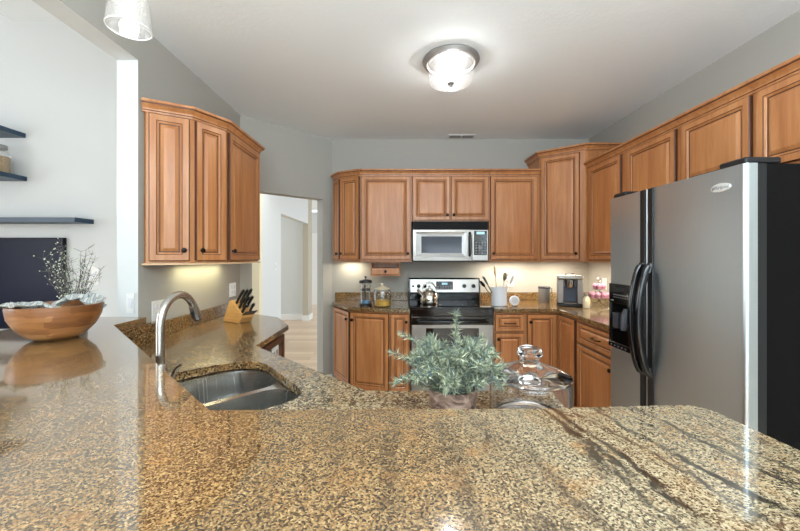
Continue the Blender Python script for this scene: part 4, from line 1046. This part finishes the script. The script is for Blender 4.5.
b = MB(); b.box(-.128, .128, -.15, .13, .001, .029, 0, KM2); obj('base', b, BLACKM, t, .010)
b = MB(); b.box(-.062, .062, -.14, -.012, .030, .038, 0, KM2); obj('drip_tray', b, STEEL, t, .004)
pts = [KM2 @ Vector((.05 * math.cos(a), -.128 - .012 * math.sin(a), .305 + .02 * math.sin(a))) for a in [math.pi * k / 10 for k in range(11)]]
b = MB(); b.tube(pts, .007, 8); obj('lid_handle', b, CHROME, t)
# small white bottle
wx, wy = 1.80, 3.42
t = thing('syrup_bottle', 'small white bottle between the coffee maker and cupcake stand', 'bottle', (wx, wy, CT))
b = MB(); b.lathe([(0, .001), (.030, .001), (.033, .01), (.033, .085), (.020, .105), (.014, .112), (0, .112)], (wx, wy, CT), 20); obj('bottle', b, CREAMP, t)
b = MB(); b.lathe([(0, .1125), (.012, .1125), (.012, .135), (.005, .14), (0, .14)], (wx, wy, CT), 14); obj('cap', b, GREYPL, t)
# cupcake stand
sx_, sy_ = 1.965, 3.50
t = thing('cupcake_stand', 'two-tier wire cupcake stand beside the refrigerator', 'stand', (sx_, sy_, CT))
b = MB()
for k in range(8):
    a = 2 * math.pi * k / 8
    b.tube([(sx_ + .085 * math.cos(a), sy_ + .085 * math.sin(a), CT + .004), (sx_ + .06 * math.cos(a), sy_ + .06 * math.sin(a), CT + .03), (sx_ + .02 * math.cos(a), sy_ + .02 * math.sin(a), CT + .045), (sx_, sy_, CT + .085)], .0028, 6)
obj('wire_base', b, CHROME, t)
b = MB(); b.tube([(sx_, sy_, CT + .05), (sx_, sy_, CT + .255)], .004, 8); b.tube([(sx_ + .018 * math.cos(2 * math.pi * k / 12), sy_, CT + .265 + .018 * math.sin(2 * math.pi * k / 12)) for k in range(12)], .003, 6, closed=True); obj('pole', b, CHROME, t)
for zt, r in ((.088, .092), (.172, .062)):
    b = MB(); b.lathe([(.005, zt), (r, zt), (r, zt + .003), (.005, zt + .003)], (sx_, sy_, CT), 32, closed=True); obj('tier', b, CHROME, t)
proto = None; cnt = 0
spots = [(.068, .0915, k * 45 + 10) for k in range(8)] + [(.040, .1755, k * 60) for k in range(6)]
names8 = ['', ]
for r, z, a in spots:
    x, y = sx_ + r * math.cos(math.radians(a)), sy_ + r * math.sin(math.radians(a))
    tier = 'lower' if r > .05 else 'upper'
    lab = 'pink frosted cupcake on the %s tier of the wire stand' % tier
    if proto is None:
        proto = thing('cupcake', lab, 'cupcake', (x, y, CT + z), 'cupcakes on the lower tier')
        b = MB(); b.lathe([(0, .0005), (.016, .0005), (.022, .028), (0, .028)], (x, y, CT + z), 14); obj('paper_cup', b, PINKCUP, proto)
        b = MB(); b.lathe([(0, .0285), (.022, .0285), (.0235, .036), (.019, .046), (.010, .054), (0, .057)], (x, y, CT + z), 14); obj('frosting', b, PINK, proto)
    else:
        c_ = proto.copy(); COL.objects.link(c_); c_.location = (x, y, CT + z); c_['label'] = lab; c_['group'] = 'cupcakes on the %s tier' % tier
        for ch in list(proto.children):
            d_ = ch.copy(); COL.objects.link(d_); d_.parent = c_
